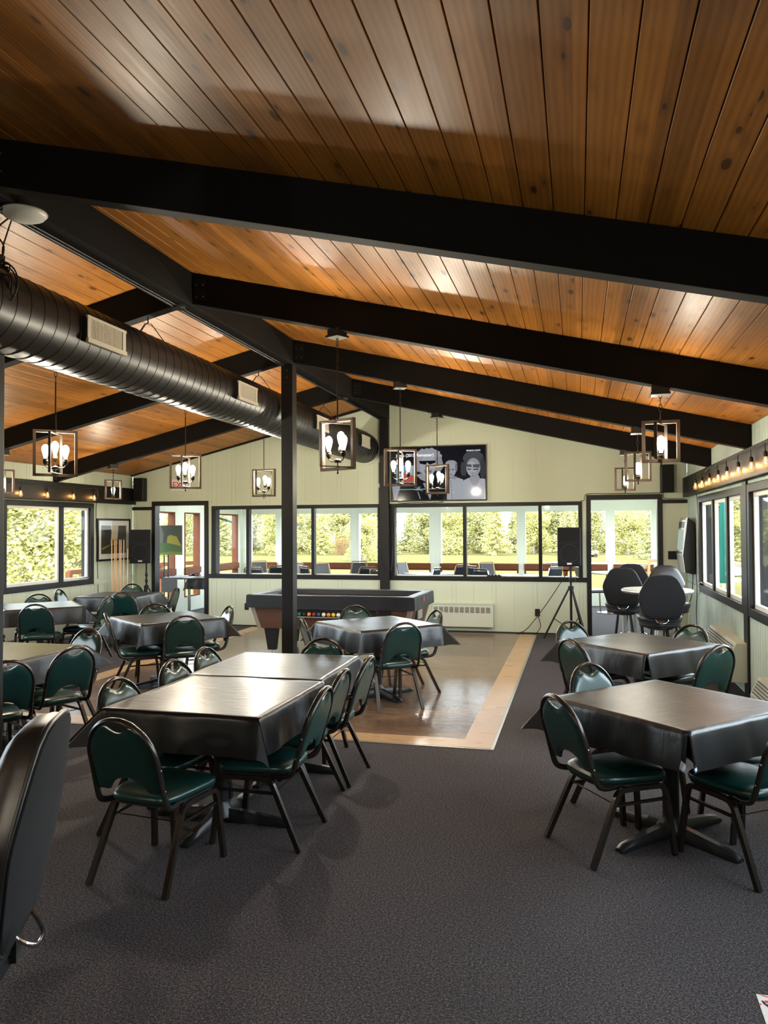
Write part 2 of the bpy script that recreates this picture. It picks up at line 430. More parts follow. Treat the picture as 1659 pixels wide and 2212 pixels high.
# free-standing posts
for x0, x1, y0, y1, zt, lab in ((-3.30,-3.16,8.38,8.52,3.66,'square black post carrying the ridge beam beside the pool table'), (-3.31,-3.15,YF-.10,YF-.006,3.66,'black post standing against the far wall under the ridge'),
                            (-3.78,-3.637,4.20,4.33,3.56,'dark post at the left picture edge'), (-3.30,-3.16,.9,1.04,3.66,'post behind the viewpoint')):
    bm = NB(); box(bm, x0, x1, y0, y1, 0, zt)
    o = struct('support_pillar', bm, M_['post'], lab, bevel=.006)
    if y0 == 8.38:
        for bz in (3.50, 3.58):
            q = NB(); ball(q, ((x0+x1)/2, y0-.003, bz), .012, seg=8); obj('bolt', q, M_['iron'], o)

# window banks in the far wall
def bank(n, b, mul, lab):
    x0, x1, z0, z1 = b; y0, y1 = YF-.02, YF+.15
    bm = NB()
    box(bm, x0, x1, y0, y1, z1-.06, z1); box(bm, x0, x1, y0, y1, z0, z0+.075)
    box(bm, x0, x0+.085, y0, y1, z0+.075, z1-.06); box(bm, x1-.06, x1, y0, y1, z0+.075, z1-.06)
    o = struct('window_%d' % n, bm, M_['black'], lab, bevel=.004)
    xs = [x0+.085] + mul + [x1-.06]
    for m in mul:
        q = NB(); box(q, m-.028, m+.028, YF-.012, YF+.1, z0+.075, z1-.06); obj('mullion', q, M_['black'], o)
    for a, c in zip(xs, xs[1:]):
        q = NB(); box(q, a+.02, c-.02, YF+.045, YF+.051, z0+.075, z1-.06); obj('pane', q, M_['glass'], o)
        q = NB(); zz = z0+.075
        for (p0, p1, r0, r1) in ((a+.028, c-.028, zz, zz+.012),):
            box(q, p0, p1, YF+.06, YF+.15, r0, r1)
        obj('sill_strip', q, M_['white'], o)
bank(1, B1, [-5.807, -4.56], 'black framed interior window bank left of the wall post')
bank(2, B2, [-1.85, -.593], 'black framed interior window bank right of the wall post')
def doorway(n, d, lab):
    x0, x1, _, z1 = d; bm = NB(); y0, y1 = YF-.025, YF+.15
    box(bm, x0, x0+.07, y0, y1, 0, z1-.075); box(bm, x1-.075, x1, y0, y1, 0, z1-.075); box(bm, x0, x1, y0, y1, z1-.075, z1)
    struct('door_%d' % n, bm, M_['black'], lab, bevel=.004)
doorway(1, D1, 'black framed open doorway to the sunroom, left'); doorway(2, D2, 'black framed open doorway to the sunroom, right')
for n, (x0, x1, z0, z1, lab) in enumerate(((1.32, 1.70, 2.13, 2.19, 'black trim bar right of the right doorway'), (-8.15, -7.74, 2.12, 2.18, 'black trim bar left of the left doorway'),
        (-6.59, -6.52, .86, .935, 'trim between left doorway and window bank'), (.08, .15, .86, .935, 'trim between window bank and right doorway')), 3):
    bm = NB(); box(bm, x0, x1, YF-.022, YF-.001, z0, z1); struct('trim_%d' % n, bm, M_['black'], lab)
for n, (x0, x1, y0, y1, lab) in enumerate(((XR-.022, XR-.001, 11.86, YF-.03, 'pale ledge board on the right wall'), (XL+.001, XL+.022, 11.86, YF-.03, 'pale ledge board on the left wall')), 7):
    bm = NB(); box(bm, x0, x1, y0, y1, .80, .90); struct('trim_%d' % n, bm, M_['wallR'] if x0 > 0 else M_['wall'], lab)
bm = NB(); box(bm, -6.59, .15, YF-.012, YF-.002, 0, .02); struct('baseboard_far', bm, M_['rubber'], 'thin dark base strip')
# side windows
def sidewin(n, op, x, sg, mul, lab, crank=False):
    """sg: direction out of the room along x"""
    y0, y1, z0, z1 = op; bm = NB()
    X = lambda a, b: tuple(sorted((x + sg*a, x + sg*b)))
    for (ya, yb, za, zb) in ((y0-.06, y0+.04, z0-.06, z1+.05), (y1-.04, y1+.06, z0-.06, z1+.05), (y0+.04, y1-.04, z1-.03, z1+.05), (y0+.04, y1-.04, z0-.06, z0+.03)):
        xa, xb = X(-.02, .16); box(bm, xa, xb, ya, yb, za, zb)
    o = struct('window_%d' % n, bm, M_['black'], lab, bevel=.004)
    ys = [y0+.04] + mul + [y1-.04]
    for m in mul:
        q = NB(); xa, xb = X(.0, .07); box(q, xa, xb, m-.045, m+.045, z0+.03, z1-.03); obj('mullion', q, M_['black'], o)
    for i, (a, b) in enumerate(zip(ys, ys[1:])):
        a += .045 if i else 0; b -= .045 if i < len(ys)-2 else 0
        q = NB(); xa, xb = X(.025, .065); w = .045
        box(q, xa, xb, a, a+w, z0+.03, z1-.03); box(q, xa, xb, b-w, b, z0+.03, z1-.03); box(q, xa, xb, a+w, b-w, z0+.03, z0+.03+w); box(q, xa, xb, a+w, b-w, z1-.03-w, z1-.03)
        s = obj('sash', q, M_['white'], o)
        q = NB(); xa, xb = X(.042, .048); box(q, xa, xb, a+w-.005, b-w+.005, z0+.03+w-.005, z1-.03-w+.005); obj('pane', q, M_['glass'], s)
    if crank:
        q = NB(); yc = y1-.2 if sg < 0 else y1-.12
        tube(q, smoothpath([(x+sg*.03, yc-.08, z0+.045), (x+sg*.0, yc-.03, z0+.06), (x-sg*.01, yc+.05, z0+.07), (x-sg*.015, yc+.1, z0+.055)]), .008); ball(q, (x-sg*.015, yc+.11, z0+.05), .014)
        obj('crank_handle', q, M_['silver'], o)
    zc = (z0+z1)/2
    portal(x + sg*.2, (y0+y1)/2, zc, y1-y0-.1, z1-z0-.1, (-sg, 0, 0))
for i, op in enumerate(RW):
    y0, y1 = op[0], op[1]; st = (y1-y0)/3
    sidewin(3+i, op, XR, 1, [y0+st-.02, y0+2*st-.02], ['black framed triple window at the far end of the right wall','black framed triple window at the right picture edge','unseen window beside the viewpoint, added for daylight','window behind the viewpoint'][i], i == 0)
for i, op in enumerate(LW):
    sidewin(7+i, op, XL, -1, [op[1]-.78], ['black framed two-light window at the far end of the left wall','second window of the left wall','third window of the left wall','window of the left wall behind the viewpoint'][i], i == 0)
bm = NB(); box(bm, XR-.022, XR-.001, 8.60, 8.80, 0, 2.222)
struct('support_pillar', bm, M_['post'], 'black post between the two right windows', bevel=.005)

# ------------------------------------------------------------------ sunroom beyond the far wall
SY = 18.0
sun_op = [(-7.95,-7.21),(-7.06,-5.28),(-5.13,-3.35),(-3.13,-1.31),(-1.18,.65),(.78,1.62)]
ops = []
for a, b in sun_op: ops += [(a, b, .82+.11, 2.15), (a, b, .30, .80)]
wall('wall_sunroom_far', 'Y', XL, XR+.1, SY, .14, lambda x: 2.45, ops, M_['sunwall'], .5, .003, 'pale green outer sunroom wall', sgn=-1)
sl_op = [(13.55, 14.70), (15.08, 15.80), (16.35, 17.80)]
ops2 = []
for a, b in sl_op: ops2 += [(a, b, .93, 2.12), (a, b, .30, .80)]
wall('wall_sunroom_left', 'X', YF+.14, SY, XL, .14, lambda x: 2.45, ops2, M_['sunwall'], .5, .003, 'pale green left sunroom wall', sgn=1)
wall('wall_sunroom_right', 'X', YF+.14, SY, XR+.1, .14, lambda x: 2.45, [(14, 15.6, .93, 2.12), (16, 17.6, .93, 2.12)], M_['sunwall'], .5, .003, 'pale green right sunroom wall', sgn=-1)
bm = NB(); box(bm, XL-.14, XR+.24, YF+.14, SY+.14, 2.45, 2.6); struct('ceiling_sunroom', bm, M_['suncl'], 'white sunroom ceiling')
k = 11
ordn = ['first','second','third','fourth','fifth','sixth']
for i, (a, b) in enumerate(sun_op):
    bm = NB(); y0, y1 = SY-.03, SY+.14; w = .035
    uf = NB()
    for z0, z1, mm in ((.93, 2.15, uf), (.30, .80, bm)):
        box(mm, a, a+w, y0+.03, y1, z0, z1); box(mm, b-w, b, y0+.03, y1, z0, z1); box(mm, a+w, b-w, y0+.03, y1, z1-.03, z1)
    box(bm, a, b, y0, y1, .80, .93); box(bm, a+w, b-w, y0+.03, y1, .30, .33)
    if b - a > 1: box(bm, (a+b)/2-.05, (a+b)/2+.05, y0+.03, y1, .33, .80)
    o = struct('window_%d' % k, bm, M_['brown'], 'brown framed sunroom window, %s from the left corner' % ordn[i]); k += 1
    obj('upper_frame', uf, M_['sunwall'], o)
    for z0, z1 in ((.93, 2.12), (.33, .80)):
        q = NB(); box(q, a+w-.004, b-w+.004, SY+.06, SY+.066, z0, z1); obj('pane', q, M_['glass'], o)
    portal((a+b)/2, SY+.16, 1.2, b-a-.04, 1.8, (0,-1,0))
for i, (a, b) in enumerate(sl_op):
    bm = NB(); x0, x1 = XL-.14, XL+.03; w = .06
    for z0, z1 in ((.93, 2.12), (.30, .80)):
        box(bm, x0, x1-.03, a, a+w, z0, z1); box(bm, x0, x1-.03, b-w, b, z0, z1); box(bm, x0, x1-.03, a+w, b-w, z1-.03, z1)
    box(bm, x0, x1, a, b, .80, .93); box(bm, x0, x1-.03, a+w, b-w, .30, .33)
    o = struct('window_%d' % k, bm, M_['brown'], 'brown framed side window of the sunroom, %s from the hall' % ordn[i]); k += 1
    for z0, z1 in ((.93, 2.09), (.33, .80)):
        q = NB(); box(q, XL-.066, XL-.06, a+w-.004, b-w+.004, z0, z1); obj('pane', q, M_['glass'], o)
    portal(XL-.16, (a+b)/2, 1.2, b-a-.06, 1.8, (1,0,0))
# ------------------------------------------------------------------ green banquet chairs
def ybk(z): return -.225 - .33*(z-.43)            # lean of the back
def make_chair(name, label):
    t = thing(name, label, 'chair', group='green banquet chairs')
    gm, fm = M_['green'], M_['frame']
    # seat cushion: rounded trapezoid with a domed top
    bm = NB(); rings = []
    def outline(k, z):
        pts = []
        for a in range(32):
            th = 2*PI*a/32; c, s = math.cos(th), math.sin(th)
            x = math.copysign(abs(c)**.42, c); y = math.copysign(abs(s)**.42, s)
            wdt = (.205 + .022*y) * k
            pts.append((x*wdt, .01 + y*.222*k, z))
        return pts
    for k, z in ((.93,.424),(.985,.432),(1.,.447),(.985,.460),(.94,.469),(.82,.477),(.6,.482),(.3,.485),(.05,.486)): rings.append(outline(k, z))
    loft(bm, rings); obj('seat', bm, gm, t, smooth=50)
    bm = NB(); loft(bm, [outline(.95,.414), outline(.96,.425)]); obj('seat_pan', bm, M_['rubber'], t)
    # backrest pad
    bm = NB(); n = 22; Wd = .187
    def ztop(x):
        ax = abs(x); arch = .650 + math.sqrt(max(0, .192**2 - ax*ax))*.915
        if ax < .072: arch = .782 + (.650 + math.sqrt(.192**2-.072**2)*.915 - .782)*(ax/.072)**1.8
        return arch
    def zbot(x):
        ax = abs(x); return .50 + (.066*math.sqrt(max(0, 1-(ax/.108)**2)) if ax < .108 else 0)
    cols = [Wd*math.sin(PI*(i/n-.5)) if False else Wd*(2*i/n-1) for i in range(n+1)]
    m = 10
    def face(side):
        G = []
        for x in cols:
            zb, zt = zbot(x), ztop(x); cc = []
            for j in range(m+1):
                v = j/m; z = zb+(zt-zb)*v
                e = min(1, (1-abs(x)/Wd)*7) ** .5 * min(1, min(v, 1-v)*9+.0) ** .5
                y = ybk(z) + side*(.007 + (.014 if side > 0 else .009)*e)
                cc.append(bm.verts.new((x, y, z)))
            G.append(cc)
        return G
    A, B = face(1), face(-1)
    for G, fl in ((A, 0), (B, 1)):
        for i in range(n):
            for j in range(m):
                q = [G[i][j], G[i+1][j], G[i+1][j+1], G[i][j+1]]; bm.faces.new(q[::-1] if fl else q)
    per = [(i, 0) for i in range(n)] + [(n, j) for j in range(m)] + [(i, m) for i in range(n, 0, -1)] + [(0, j) for j in range(m, 0, -1)]
    for p, q in zip(per, per[1:] + per[:1]):
        bm.faces.new((A[p[0]][p[1]], B[p[0]][p[1]], B[q[0]][q[1]], A[q[0]][q[1]]))
    obj('backrest', bm, gm, t, smooth=50)
    # arched back frame, running down and in under the seat
    bm = NB(); P = []
    for s in (-1, 1):
        half = [(.165,-.06,.412),(.19,-.15,.414),(.199,-.205,.425),(.201,-.235,.455),(.199,ybk(.52)-.003,.52),(.197,ybk(.6),.6),(.196,ybk(.655),.655)]
        half = [(s*x, y, z) for x, y, z in half]
        P += half if s < 0 else half[::-1]
        if s < 0:
            for a in range(1, 14):
                th = PI - PI*a/14; z = .655 + .19*math.sin(th); P.append((.196*math.cos(th), ybk(z), z))
    tube(bm, smoothpath(P, 3), .0115, 8, rx=.0165, up=(1,0,0)); fr = obj('back_frame', bm, fm, t, smooth=60)
    for s in (-1, 1):
        for z in (.52, .62): bm = NB(); ball(bm, (s*.2085, ybk(z), z), .0045, seg=6); obj('screw', bm, M_['silver'], fr)
    # square tube legs, each side an inverted U
    for s in (-1, 1):
        bm = NB(); tube(bm, smoothpath([(s*.225,-.28,.0),(s*.212,-.19,.20),(s*.203,-.125,.345),(s*.201,-.105,.378),(s*.2,-.075,.396),(s*.2,.0,.399)], 3), .0132, square=True, up=(1,0,0)); obj('leg', bm, fm, t, smooth=30)
        bm = NB(); tube(bm, smoothpath([(s*.222,.235,.0),(s*.21,.215,.20),(s*.202,.197,.345),(s*.2,.185,.378),(s*.2,.155,.396),(s*.2,.0,.399)], 3), .0132, square=True, up=(1,0,0)); obj('leg', bm, fm, t, smooth=30)
        bm = NB(); tube(bm, [(s*.203,-.14,.318),(s*.204,.203,.322)], .0075, 4, square=True); obj('stretcher', bm, fm, t)
    bm = NB(); tube(bm, [(-.2,-.135,.33),(.2,-.135,.33)], .0035, 6); obj('stretcher', bm, fm, t)
    bm = NB(); box(bm, -.2, .2, .12, .145, .398, .414); box(bm, -.2, .2, -.10, -.075, .398, .414); obj('seat_frame', bm, fm, t)
    return t
CH = []    # (seat centre x, y, facing dx, dy, label); T = top-of-back point instead of seat centre
def at_top(x, y, fx, fy, lab):
    l = math.hypot(fx, fy); CH.append((x + .37*fx/l, y + .37*fy/l, fx, fy, lab))
def at_c(x, y, fx, fy, lab): CH.append((x, y, fx, fy, lab))
at_c(-2.10, 3.652, .117, .993, 'green banquet chair at the near end of the long covered table, back to the viewer')
at_top(-1.384, 4.221, -1, .0, 'green banquet chair nearest the viewer on the right side of the long covered table')
at_top(-1.441, 4.775, -1, .02, 'green banquet chair in the middle of the right side of the long covered table')
at_top(-1.411, 5.298, -1, .03, 'green banquet chair farthest along the right side of the long covered table')
at_top(-2.74, 4.196, 1, -.12, 'green banquet chair nearest the viewer on the left side of the long covered table')
at_top(-2.73, 4.86, 1, -.1, 'green banquet chair in the middle of the left side of the long covered table')
at_top(-2.78, 5.43, 1, -.06, 'green banquet chair farthest along the left side of the long covered table')
at_top(-2.03, 6.10, -.03, -1, 'green banquet chair at the far end of the long covered table, by the black post')
at_c(.172, 4.485, .836, .547, 'green banquet chair on the left of the nearest right-hand table, its whole side in view')
at_top(.046, 5.344, .72, -.69, 'green banquet chair with shining front behind the left corner of the nearest right-hand table')
at_c(.84, 4.433, -.598, .802, 'green banquet chair cut by the right picture edge at the nearest right-hand table')
at_c(.99, 4.92, -.97, -.24, 'green banquet chair tucked under the far right side of the nearest right-hand table')
at_top(-.09, 7.693, .66, -.75, 'green banquet chair with bluish shining back in front of the right speaker tripod')
at_top(-.077, 6.446, .78, .62, 'dark green banquet chair at the left corner of the farther right-hand table')
at_top(1.036, 7.629, -.7, -.71, 'green banquet chair beside the wall heater at the far side of the farther right-hand table')
at_top(1.059, 6.357, -.66, .75, 'bright green banquet chair at the near right side of the farther right-hand table')
at_top(-2.679, 7.324, .85, .52, 'green banquet chair beside the black post at the table on the dance floor')
at_top(-2.534, 8.727, .55, -.83, 'green banquet chair between the pool table and the table on the dance floor')
at_top(-1.48, 8.40, -.82, -.55, 'green banquet chair right of the dance floor table, in front of the far heater')
at_top(-1.59, 7.199, -.605, .796, 'green banquet chair on the dance floor with its back squarely to the viewer')
at_top(-4.92, 7.36, .78, .62, 'green banquet chair leaning in at the left of the middle left table')
at_top(-3.95, 7.33, -.55, .83, 'green banquet chair with its back to the viewer at the middle left table')
at_top(-3.92, 8.36, -.72, -.69, 'green banquet chair seen from the side at the right of the middle left table')
at_top(-4.97, 8.48, .55, -.83, 'green banquet chair behind the middle left table, only its top showing')
at_top(-3.758, 5.259, -.93, .37, 'green banquet chair whole in view at the right side of the left-edge long table')
at_top(-3.825, 4.60, -.85, .52, 'green banquet chair touching the left picture edge at the left-edge long table')
at_top(-4.33, 6.27, -.25, -.97, 'green banquet chair at the far end of the left-edge long table')
at_top(-6.402, 8.148, -.45, .9, 'green banquet chair, full back to the viewer, at the table under the left window')
at_top(-7.40, 9.5, .5, -.87, 'green banquet chair between the left window wall and the blue-shining table')
at_top(-6.14, 9.32, -1, -.1, 'green banquet chair seen edge-on at the right of the table under the left window')
at_top(-7.45, 7.95, .9, .45, 'green banquet chair half cut by the dark post at the table under the left window')
at_top(-6.385, 9.966, -.28, .96, 'green banquet chair with its back to the viewer at the table before the cue sticks')
at_top(-7.2, 11.56, .35, -.93, 'green banquet chair behind the far left table, below the cue sticks')
at_top(-7.72, 10.34, .97, .2, 'narrow-looking green banquet chair beside the wall at the far left table')
at_top(-6.03, 10.95, -.97, -.2, 'green banquet chair seen edge-on in front of the left doorway')
chair0 = make_chair('banquet_chair', CH[0][4])
def settle(o):      # seat level a little lower under a longer back
    for c in o.children:
        if c.type == 'MESH':
            for v in c.data.vertices:
                z = v.co.z; v.co.z = z*.935 if z < .45 else .42075 + (z-.45)*(.858-.42075)/.408
        settle(c)
settle(chair0)
chair0.location = (CH[0][0], CH[0][1], .002); chair0.rotation_euler = (0,0,head(CH[0][2], CH[0][3]))
for x, y, fx, fy, lab in CH[1:]:
    dz = .0085 if DX0 < x < DX1 and y > DY0 else .002
    dup(chair0, (x, y, dz), head(fx, fy), lab)

# ------------------------------------------------------------------ dining tables and cloths
TH = .752
def make_table(label):
    t = thing('dining_table', label, 'table', group='square pedestal dining tables'); a = .457
    bm = NB(); box(bm, -a, a, -a, a, TH-.032, TH); obj('tabletop', bm, M_['tabletop'], t, bevel=.004)
    bm = NB(); lathe(bm, [(.046,.07),(.046,.70)], 20); obj('column', bm, M_['iron'], t, smooth=40)
    bm = NB(); box(bm, -.25, .25, -.03, .03, .70, TH-.033); box(bm, -.03, .03, -.25, .25, .70, TH-.033); obj('top_bracket', bm, M_['iron'], t)
    bm = NB(); lathe(bm, [(.085,.035),(.08,.06),(.05,.10),(.046,.12)], 20); obj('base_hub', bm, M_['iron'], t, smooth=40)
    for k in range(4):
        bm = NB(); c, s = math.cos(k*PI/2), math.sin(k*PI/2)
        rings = []
        for r, w, h, z in ((.03,.045,.07,.012),(.12,.037,.062,.014),(.30,.032,.048,.008),(.40,.032,.038,.004),(.43,.026,.02,.002)):
            rings.append([(r*c - q*s, r*s + q*c, zz) for q, zz in ((-w, z), (w, z), (w, z+h*.6), (w*.55, z+h), (-w*.55, z+h), (-w, z+h*.6))])
        loft(bm, rings); obj('foot', bm, M_['iron'], t, smooth=40)
    return t
def cloth_mesh(ax, ay, o, corners, seed, stretch=None):
    """tablecloth over a 2ax x 2ay top; o overhang, corners = pleat factor at (+,+),(-,+),(-,-),(+,-); >0 flares out, <0 folds in"""
    rnd = random.Random(seed); bm = NB(); n = 30; no = 9
    def axis(a): return [-a-o+o*i/no for i in range(no)] + [-a+2*a*i/n for i in range(n+1)] + [a+o*(i+1)/no for i in range(no)]
    X, Y = axis(ax), axis(ay); e = .004
    ph = [rnd.uniform(0, 6.28) for _ in range(8)]
    def wav(s, d, k): return (.012*math.sin(s*9+ph[k]) + .007*math.sin(s*19+ph[k+1]))*min(1, d/.15)
    def P(x, y):
        dx, dy = max(0, abs(x)-ax), max(0, abs(y)-ay); sx, sy = (1 if x > 0 else -1), (1 if y > 0 else -1)
        ex, ey = max(-ax, min(ax, x)), max(-ay, min(ay, y))
        if dx == 0 and dy == 0:
            z = .0012*math.sin(x*14+ph[0]+y*3)*math.sin(y*6+ph[1]); return (x, y, TH+.004+z)
        if dx and dy:
            r = math.hypot(dx, dy); th = math.atan2(dy, dx); tri = 1-abs(th-PI/4)/(PI/4)
            ci = {(1,1):0, (-1,1):1, (-1,-1):2, (1,-1):3}[(sx, sy)]; f = corners[ci]
            tri = tri**.8
            out = r*f*tri; drop = r*math.sqrt(max(.08, 1-(f*tri)**2)); drop *= 1-.12*tri if f > 0 else 1-.42*tri
            g = (.035 if f > 0 else .03)*r*(1-tri)
            side = (th-PI/4)*r*.22
            px = ex + sx*(e + out*.7071 + g - side*(.5 if f > 0 else 1)); py = ey + sy*(e + out*.7071 + g + side*(.5 if f > 0 else 1))
            return (px, py, TH+.004-drop)
        d = dx or dy
        near = 0
        fl = .07*d + e
        if dx: w = wav(y, d, 0 if sx > 0 else 2); return (ex + sx*(fl+abs(w)), y, TH+.004-d*.985)
        w = wav(x, d, 4 if sy > 0 else 6); return (x, ey + sy*(fl+abs(w)), TH+.004-d*.985)
    G = [[bm.verts.new(P(x, y)) for y in Y] for x in X]
    for i in range(len(X)-1):
        for j in range(len(Y)-1):
            a, b, c, d = G[i][j], G[i+1][j], G[i+1][j+1], G[i][j+1]
            if (X[i]+X[i+1])*(Y[j]+Y[j+1]) > 0: bm.faces.new((a, b, c)); bm.faces.new((a, c, d))
            else: bm.faces.new((a, b, d)); bm.faces.new((b, c, d))
    return bm
def cloth(label, x, y, rz, ax, ay, o, corners, seed, dz=0):
    bm = cloth_mesh(ax, ay, o, corners, seed)
    ob = obj('tablecloth', bm, M_['cloth'], smooth=180)
    # keep face orientation with normals up so the flannel back shows only underneath
    me = ob.data
    if sum(p.normal.z for p in me.polygons) < 0: me.flip_normals()
    ob.location = (x, y, dz); ob.rotation_euler = (0,0,rz)
    return tag(ob, label, 'tablecloth', 'black vinyl tablecloths')
R = math.radians
tabs = [
    (-2.10, 4.34, R(-1.5), 'pedestal table under the long black cloth, near half'),
    (-2.13, 5.34, R(1), 'pedestal table under the long black cloth, far half'),
    (.50, 4.70, R(46), 'pedestal table nearest the viewer on the right'),
    (.505, 7.08, R(46), 'pedestal table second from the viewer on the right, before the bar stools'),
    (-2.04, 7.90, R(46), 'pedestal table standing on the dance floor before the pool table'),
    (-4.50, 7.93, R(52), 'pedestal table in the middle of the left half of the hall'),
    (-4.62, 5.44, 0, 'pedestal table at the left picture edge, far half'),
    (-4.62, 4.50, 0, 'pedestal table at the left picture edge, near half'),
    (-6.93, 8.93, R(45), 'pedestal table under the left window'),
    (-6.86, 10.66, R(8), 'pedestal table in the far left corner before the cue sticks')]
tb0 = make_table(tabs[0][3])
for i, (x, y, rz, lab) in enumerate(tabs):
    dz = .0085 if DX0 < x < DX1 and y > DY0 else .001
    if i == 0: tb0.location = (x, y, dz); tb0.rotation_euler = (0,0,rz)
    else: dup(tb0, (x, y, dz), rz, lab)
A = .472
cloth('long black vinyl cloth, near half, on the table in the middle foreground', -2.10, 4.345, R(-1.5), .475, .505, .215, (.1,.1,.68,.55), 1)
cloth('long black vinyl cloth, far half, ending before the black post', -2.13, 5.355, R(1), .475, .495, .21, (.5,.5,.1,.1), 2, .002)
cloth('black vinyl cloth with brown sheen on the nearest right-hand table', .50, 4.70, R(46), A, A, .2, (.6,.6,-.4,-.4), 3)
cloth('black vinyl cloth on the farther right-hand table, before the bar stools', .505, 7.08, R(46), A, A, .2, (.6,.62,-.4,-.4), 4)
cloth('black vinyl cloth with flared corners on the dance floor table', -2.04, 7.90, R(46), A, A, .22, (.6,.62,.45,.66), 5, .008)
cloth('black vinyl cloth with a flared right corner on the middle left table', -4.50, 7.93, R(52), A, A, .22, (.6,.62,.4,.66), 6, .008)
cloth('black vinyl cloth shining pale at the left picture edge, far half', -4.62, 5.45, 0, .475, .48, .22, (.75,.6,.1,.1), 7)
cloth('black vinyl cloth at the left picture edge, near half', -4.62, 4.49, 0, .475, .475, .21, (.1,.1,.6,.6), 8, .002)
cloth('black vinyl cloth shining blue under the left window', -6.93, 8.93, R(45), A, A, .22, (.5,.6,.5,.72), 9)
cloth('black vinyl cloth on the far left table before the cue sticks', -6.86, 10.66, R(8), A, A, .22, (.6,.6,.55,.55), 10)

# ------------------------------------------------------------------ black bar stools and the high table
def make_stool(label):
    t = thing('bar_stool', label, 'bar stool', group='black swivel bar stools')
    bm = NB(); rings = []
    def ol(k, z):
        return [(k*.235*math.copysign(abs(math.cos(a))**.75, math.cos(a)), .02 + k*.225*math.copysign(abs(math.sin(a))**.75, math.sin(a)), z) for a in [2*PI*i/32 for i in range(32)]]
    loft(bm, [ol(k, z) for k, z in ((.84,.612),(.93,.622),(.955,.645),(.94,.668),(1.0,.685),(1.05,.715),(1.02,.745),(.9,.765),(.6,.776),(.2,.78))]); st = obj('seat', bm, M_['seatblack'], t, smooth=60)
    bm = NB(); P = ol(.955, .672); tube(bm, P, .006, 6, closed=True); obj('piping', bm, M_['rubber'], st)
    # hexagonal backrest: outline in (x,z), rear panel flat, front padded
    hexo = [(-.140,1.215),(.140,1.215),(.246,1.0),(.246,.93),(.180,.705),(-.180,.705),(-.246,.93),(-.246,1.0)]
    def rounded(k):
        pts = []; n = len(hexo); cz = .965
        for i in range(n):
            a, b, c = [Vector(((p[0])*k, 0, cz+(p[1]-cz)*k)) for p in (hexo[i-1], hexo[i], hexo[(i+1) % n])]
            la, lc = min(.085, (a-b).length*.45), min(.085, (c-b).length*.45)
            p0, p2 = b+(a-b).normalized()*la, b+(c-b).normalized()*lc
            for s in (0, .33, .67, 1): pts.append((1-s)**2*p0 + 2*s*(1-s)*b + s*s*p2)
        return pts
    def yb(z): return -.215 - .18*(z-.7)
    def ring(k, dy, cur=.12): return [(p.x, yb(p.z)+dy+cur*(p.x**2), p.z) for p in rounded(k)]
    bm = NB(); loft(bm, [ring(.4,-.010), ring(.8,-.008), ring(.985,-.002), ring(1.,.006)], True, False); loft(bm, [ring(1.,.006), ring(.99,.012)], False, False)
    bk = obj('back_panel', bm, M_['fabric'], t, smooth=50)
    bm = NB(); tube(bm, ring(1.005,.010), .0065, 6, closed=True); obj('piping', bm, M_['seatblack'], bk, smooth=60)
    bm = NB(); loft(bm, [ring(.99,.012), ring(1.0,.04), ring(.97,.075), ring(.86,.098), ring(.6,.105), ring(.2,.107)], False, True); obj('backrest', bm, M_['seatblack'], t, smooth=50)
    bm = NB(); tube(bm, smoothpath([(-.07,yb(.72)-.0,.72),(-.06,-.238,.70),(-.03,-.258,.680),(.03,-.258,.680),(.06,-.238,.70),(.07,yb(.72),.72)], 4), .006, 6); obj('handle_ring', bm, M_['chrome'], t, smooth=60)
    bm = NB(); box(bm, -.03, .03, -.21, -.15, .64, .76); obj('back_bracket', bm, M_['rubber'], t)
    bm = NB(); lathe(bm, [(.12,.585),(.14,.592),(.14,.609),(.1,.611)], 24); obj('swivel_plate', bm, M_['rubber'], t, smooth=40)
    bm = NB(); lathe(bm, [(.036,.03),(.036,.59)], 16); obj('pedestal', bm, M_['silver'], t, smooth=40)
    bm = NB(); lathe(bm, [(.215,.0),(.215,.012),(.17,.024),(.05,.04),(.03,.045)], 28); obj('floor_base', bm, M_['chrome'], t, smooth=40)
    for k in range(4):
        a = PI/4 + k*PI/2; bm = NB(); tube(bm, [(.11*math.cos(a),.11*math.sin(a),.59),(.205*math.cos(a),.205*math.sin(a),.02)], .011, 8); obj('leg', bm, M_['plastic'], t, smooth=60)
    bm = NB(); tube(bm, [(.185*math.cos(a), .185*math.sin(a), .17) for a in [2*PI*i/28 for i in range(28)]], .009, 8, closed=True); obj('foot_ring', bm, M_['chrome'], t, smooth=60)
    return t
st0 = make_stool('black bar stool at the lower left picture edge, its back seen at a slant')
st0.location = (-1.575, 1.625, .0); st0.rotation_euler = (0,0,head(-.915,-.40)); st0.scale = (1,1,1.045)
for x, y, fx, fy, lab in ((.905, 9.40, -.02, 1, 'black bar stool nearest the viewer at the round high table'), (.60, 10.90, .12, 1, 'black bar stool behind the left edge of the round high table'),
        (.80, 12.1, .15, 1, 'black bar stool in the right doorway, farthest of the four by the high table'), (1.20, 11.05, .1, -1, 'black bar stool between the round high table and the wall-mounted kiosk')):
    dup(st0, (x, y, .001), head(fx, fy), lab).scale = (1,1,1)
t = thing('high_table', 'round grey high table among the black bar stools', 'table', (.935, 9.98, 0))
bm = NB(); lathe(bm, [(.40,.955),(.415,.965),(.42,.98),(.415,.995),(.405,.998)], 48, mi=0); obj('edge_band', bm, M_['silver'], t, smooth=50)
bm = NB(); lathe(bm, [(.40,.985),(.404,1.0)], 48); obj('tabletop', bm, M_['heater'], t, smooth=30)
bm = NB(); lathe(bm, [(.04,.02),(.04,.955)], 18); obj('column', bm, M_['silver'], t, smooth=40)
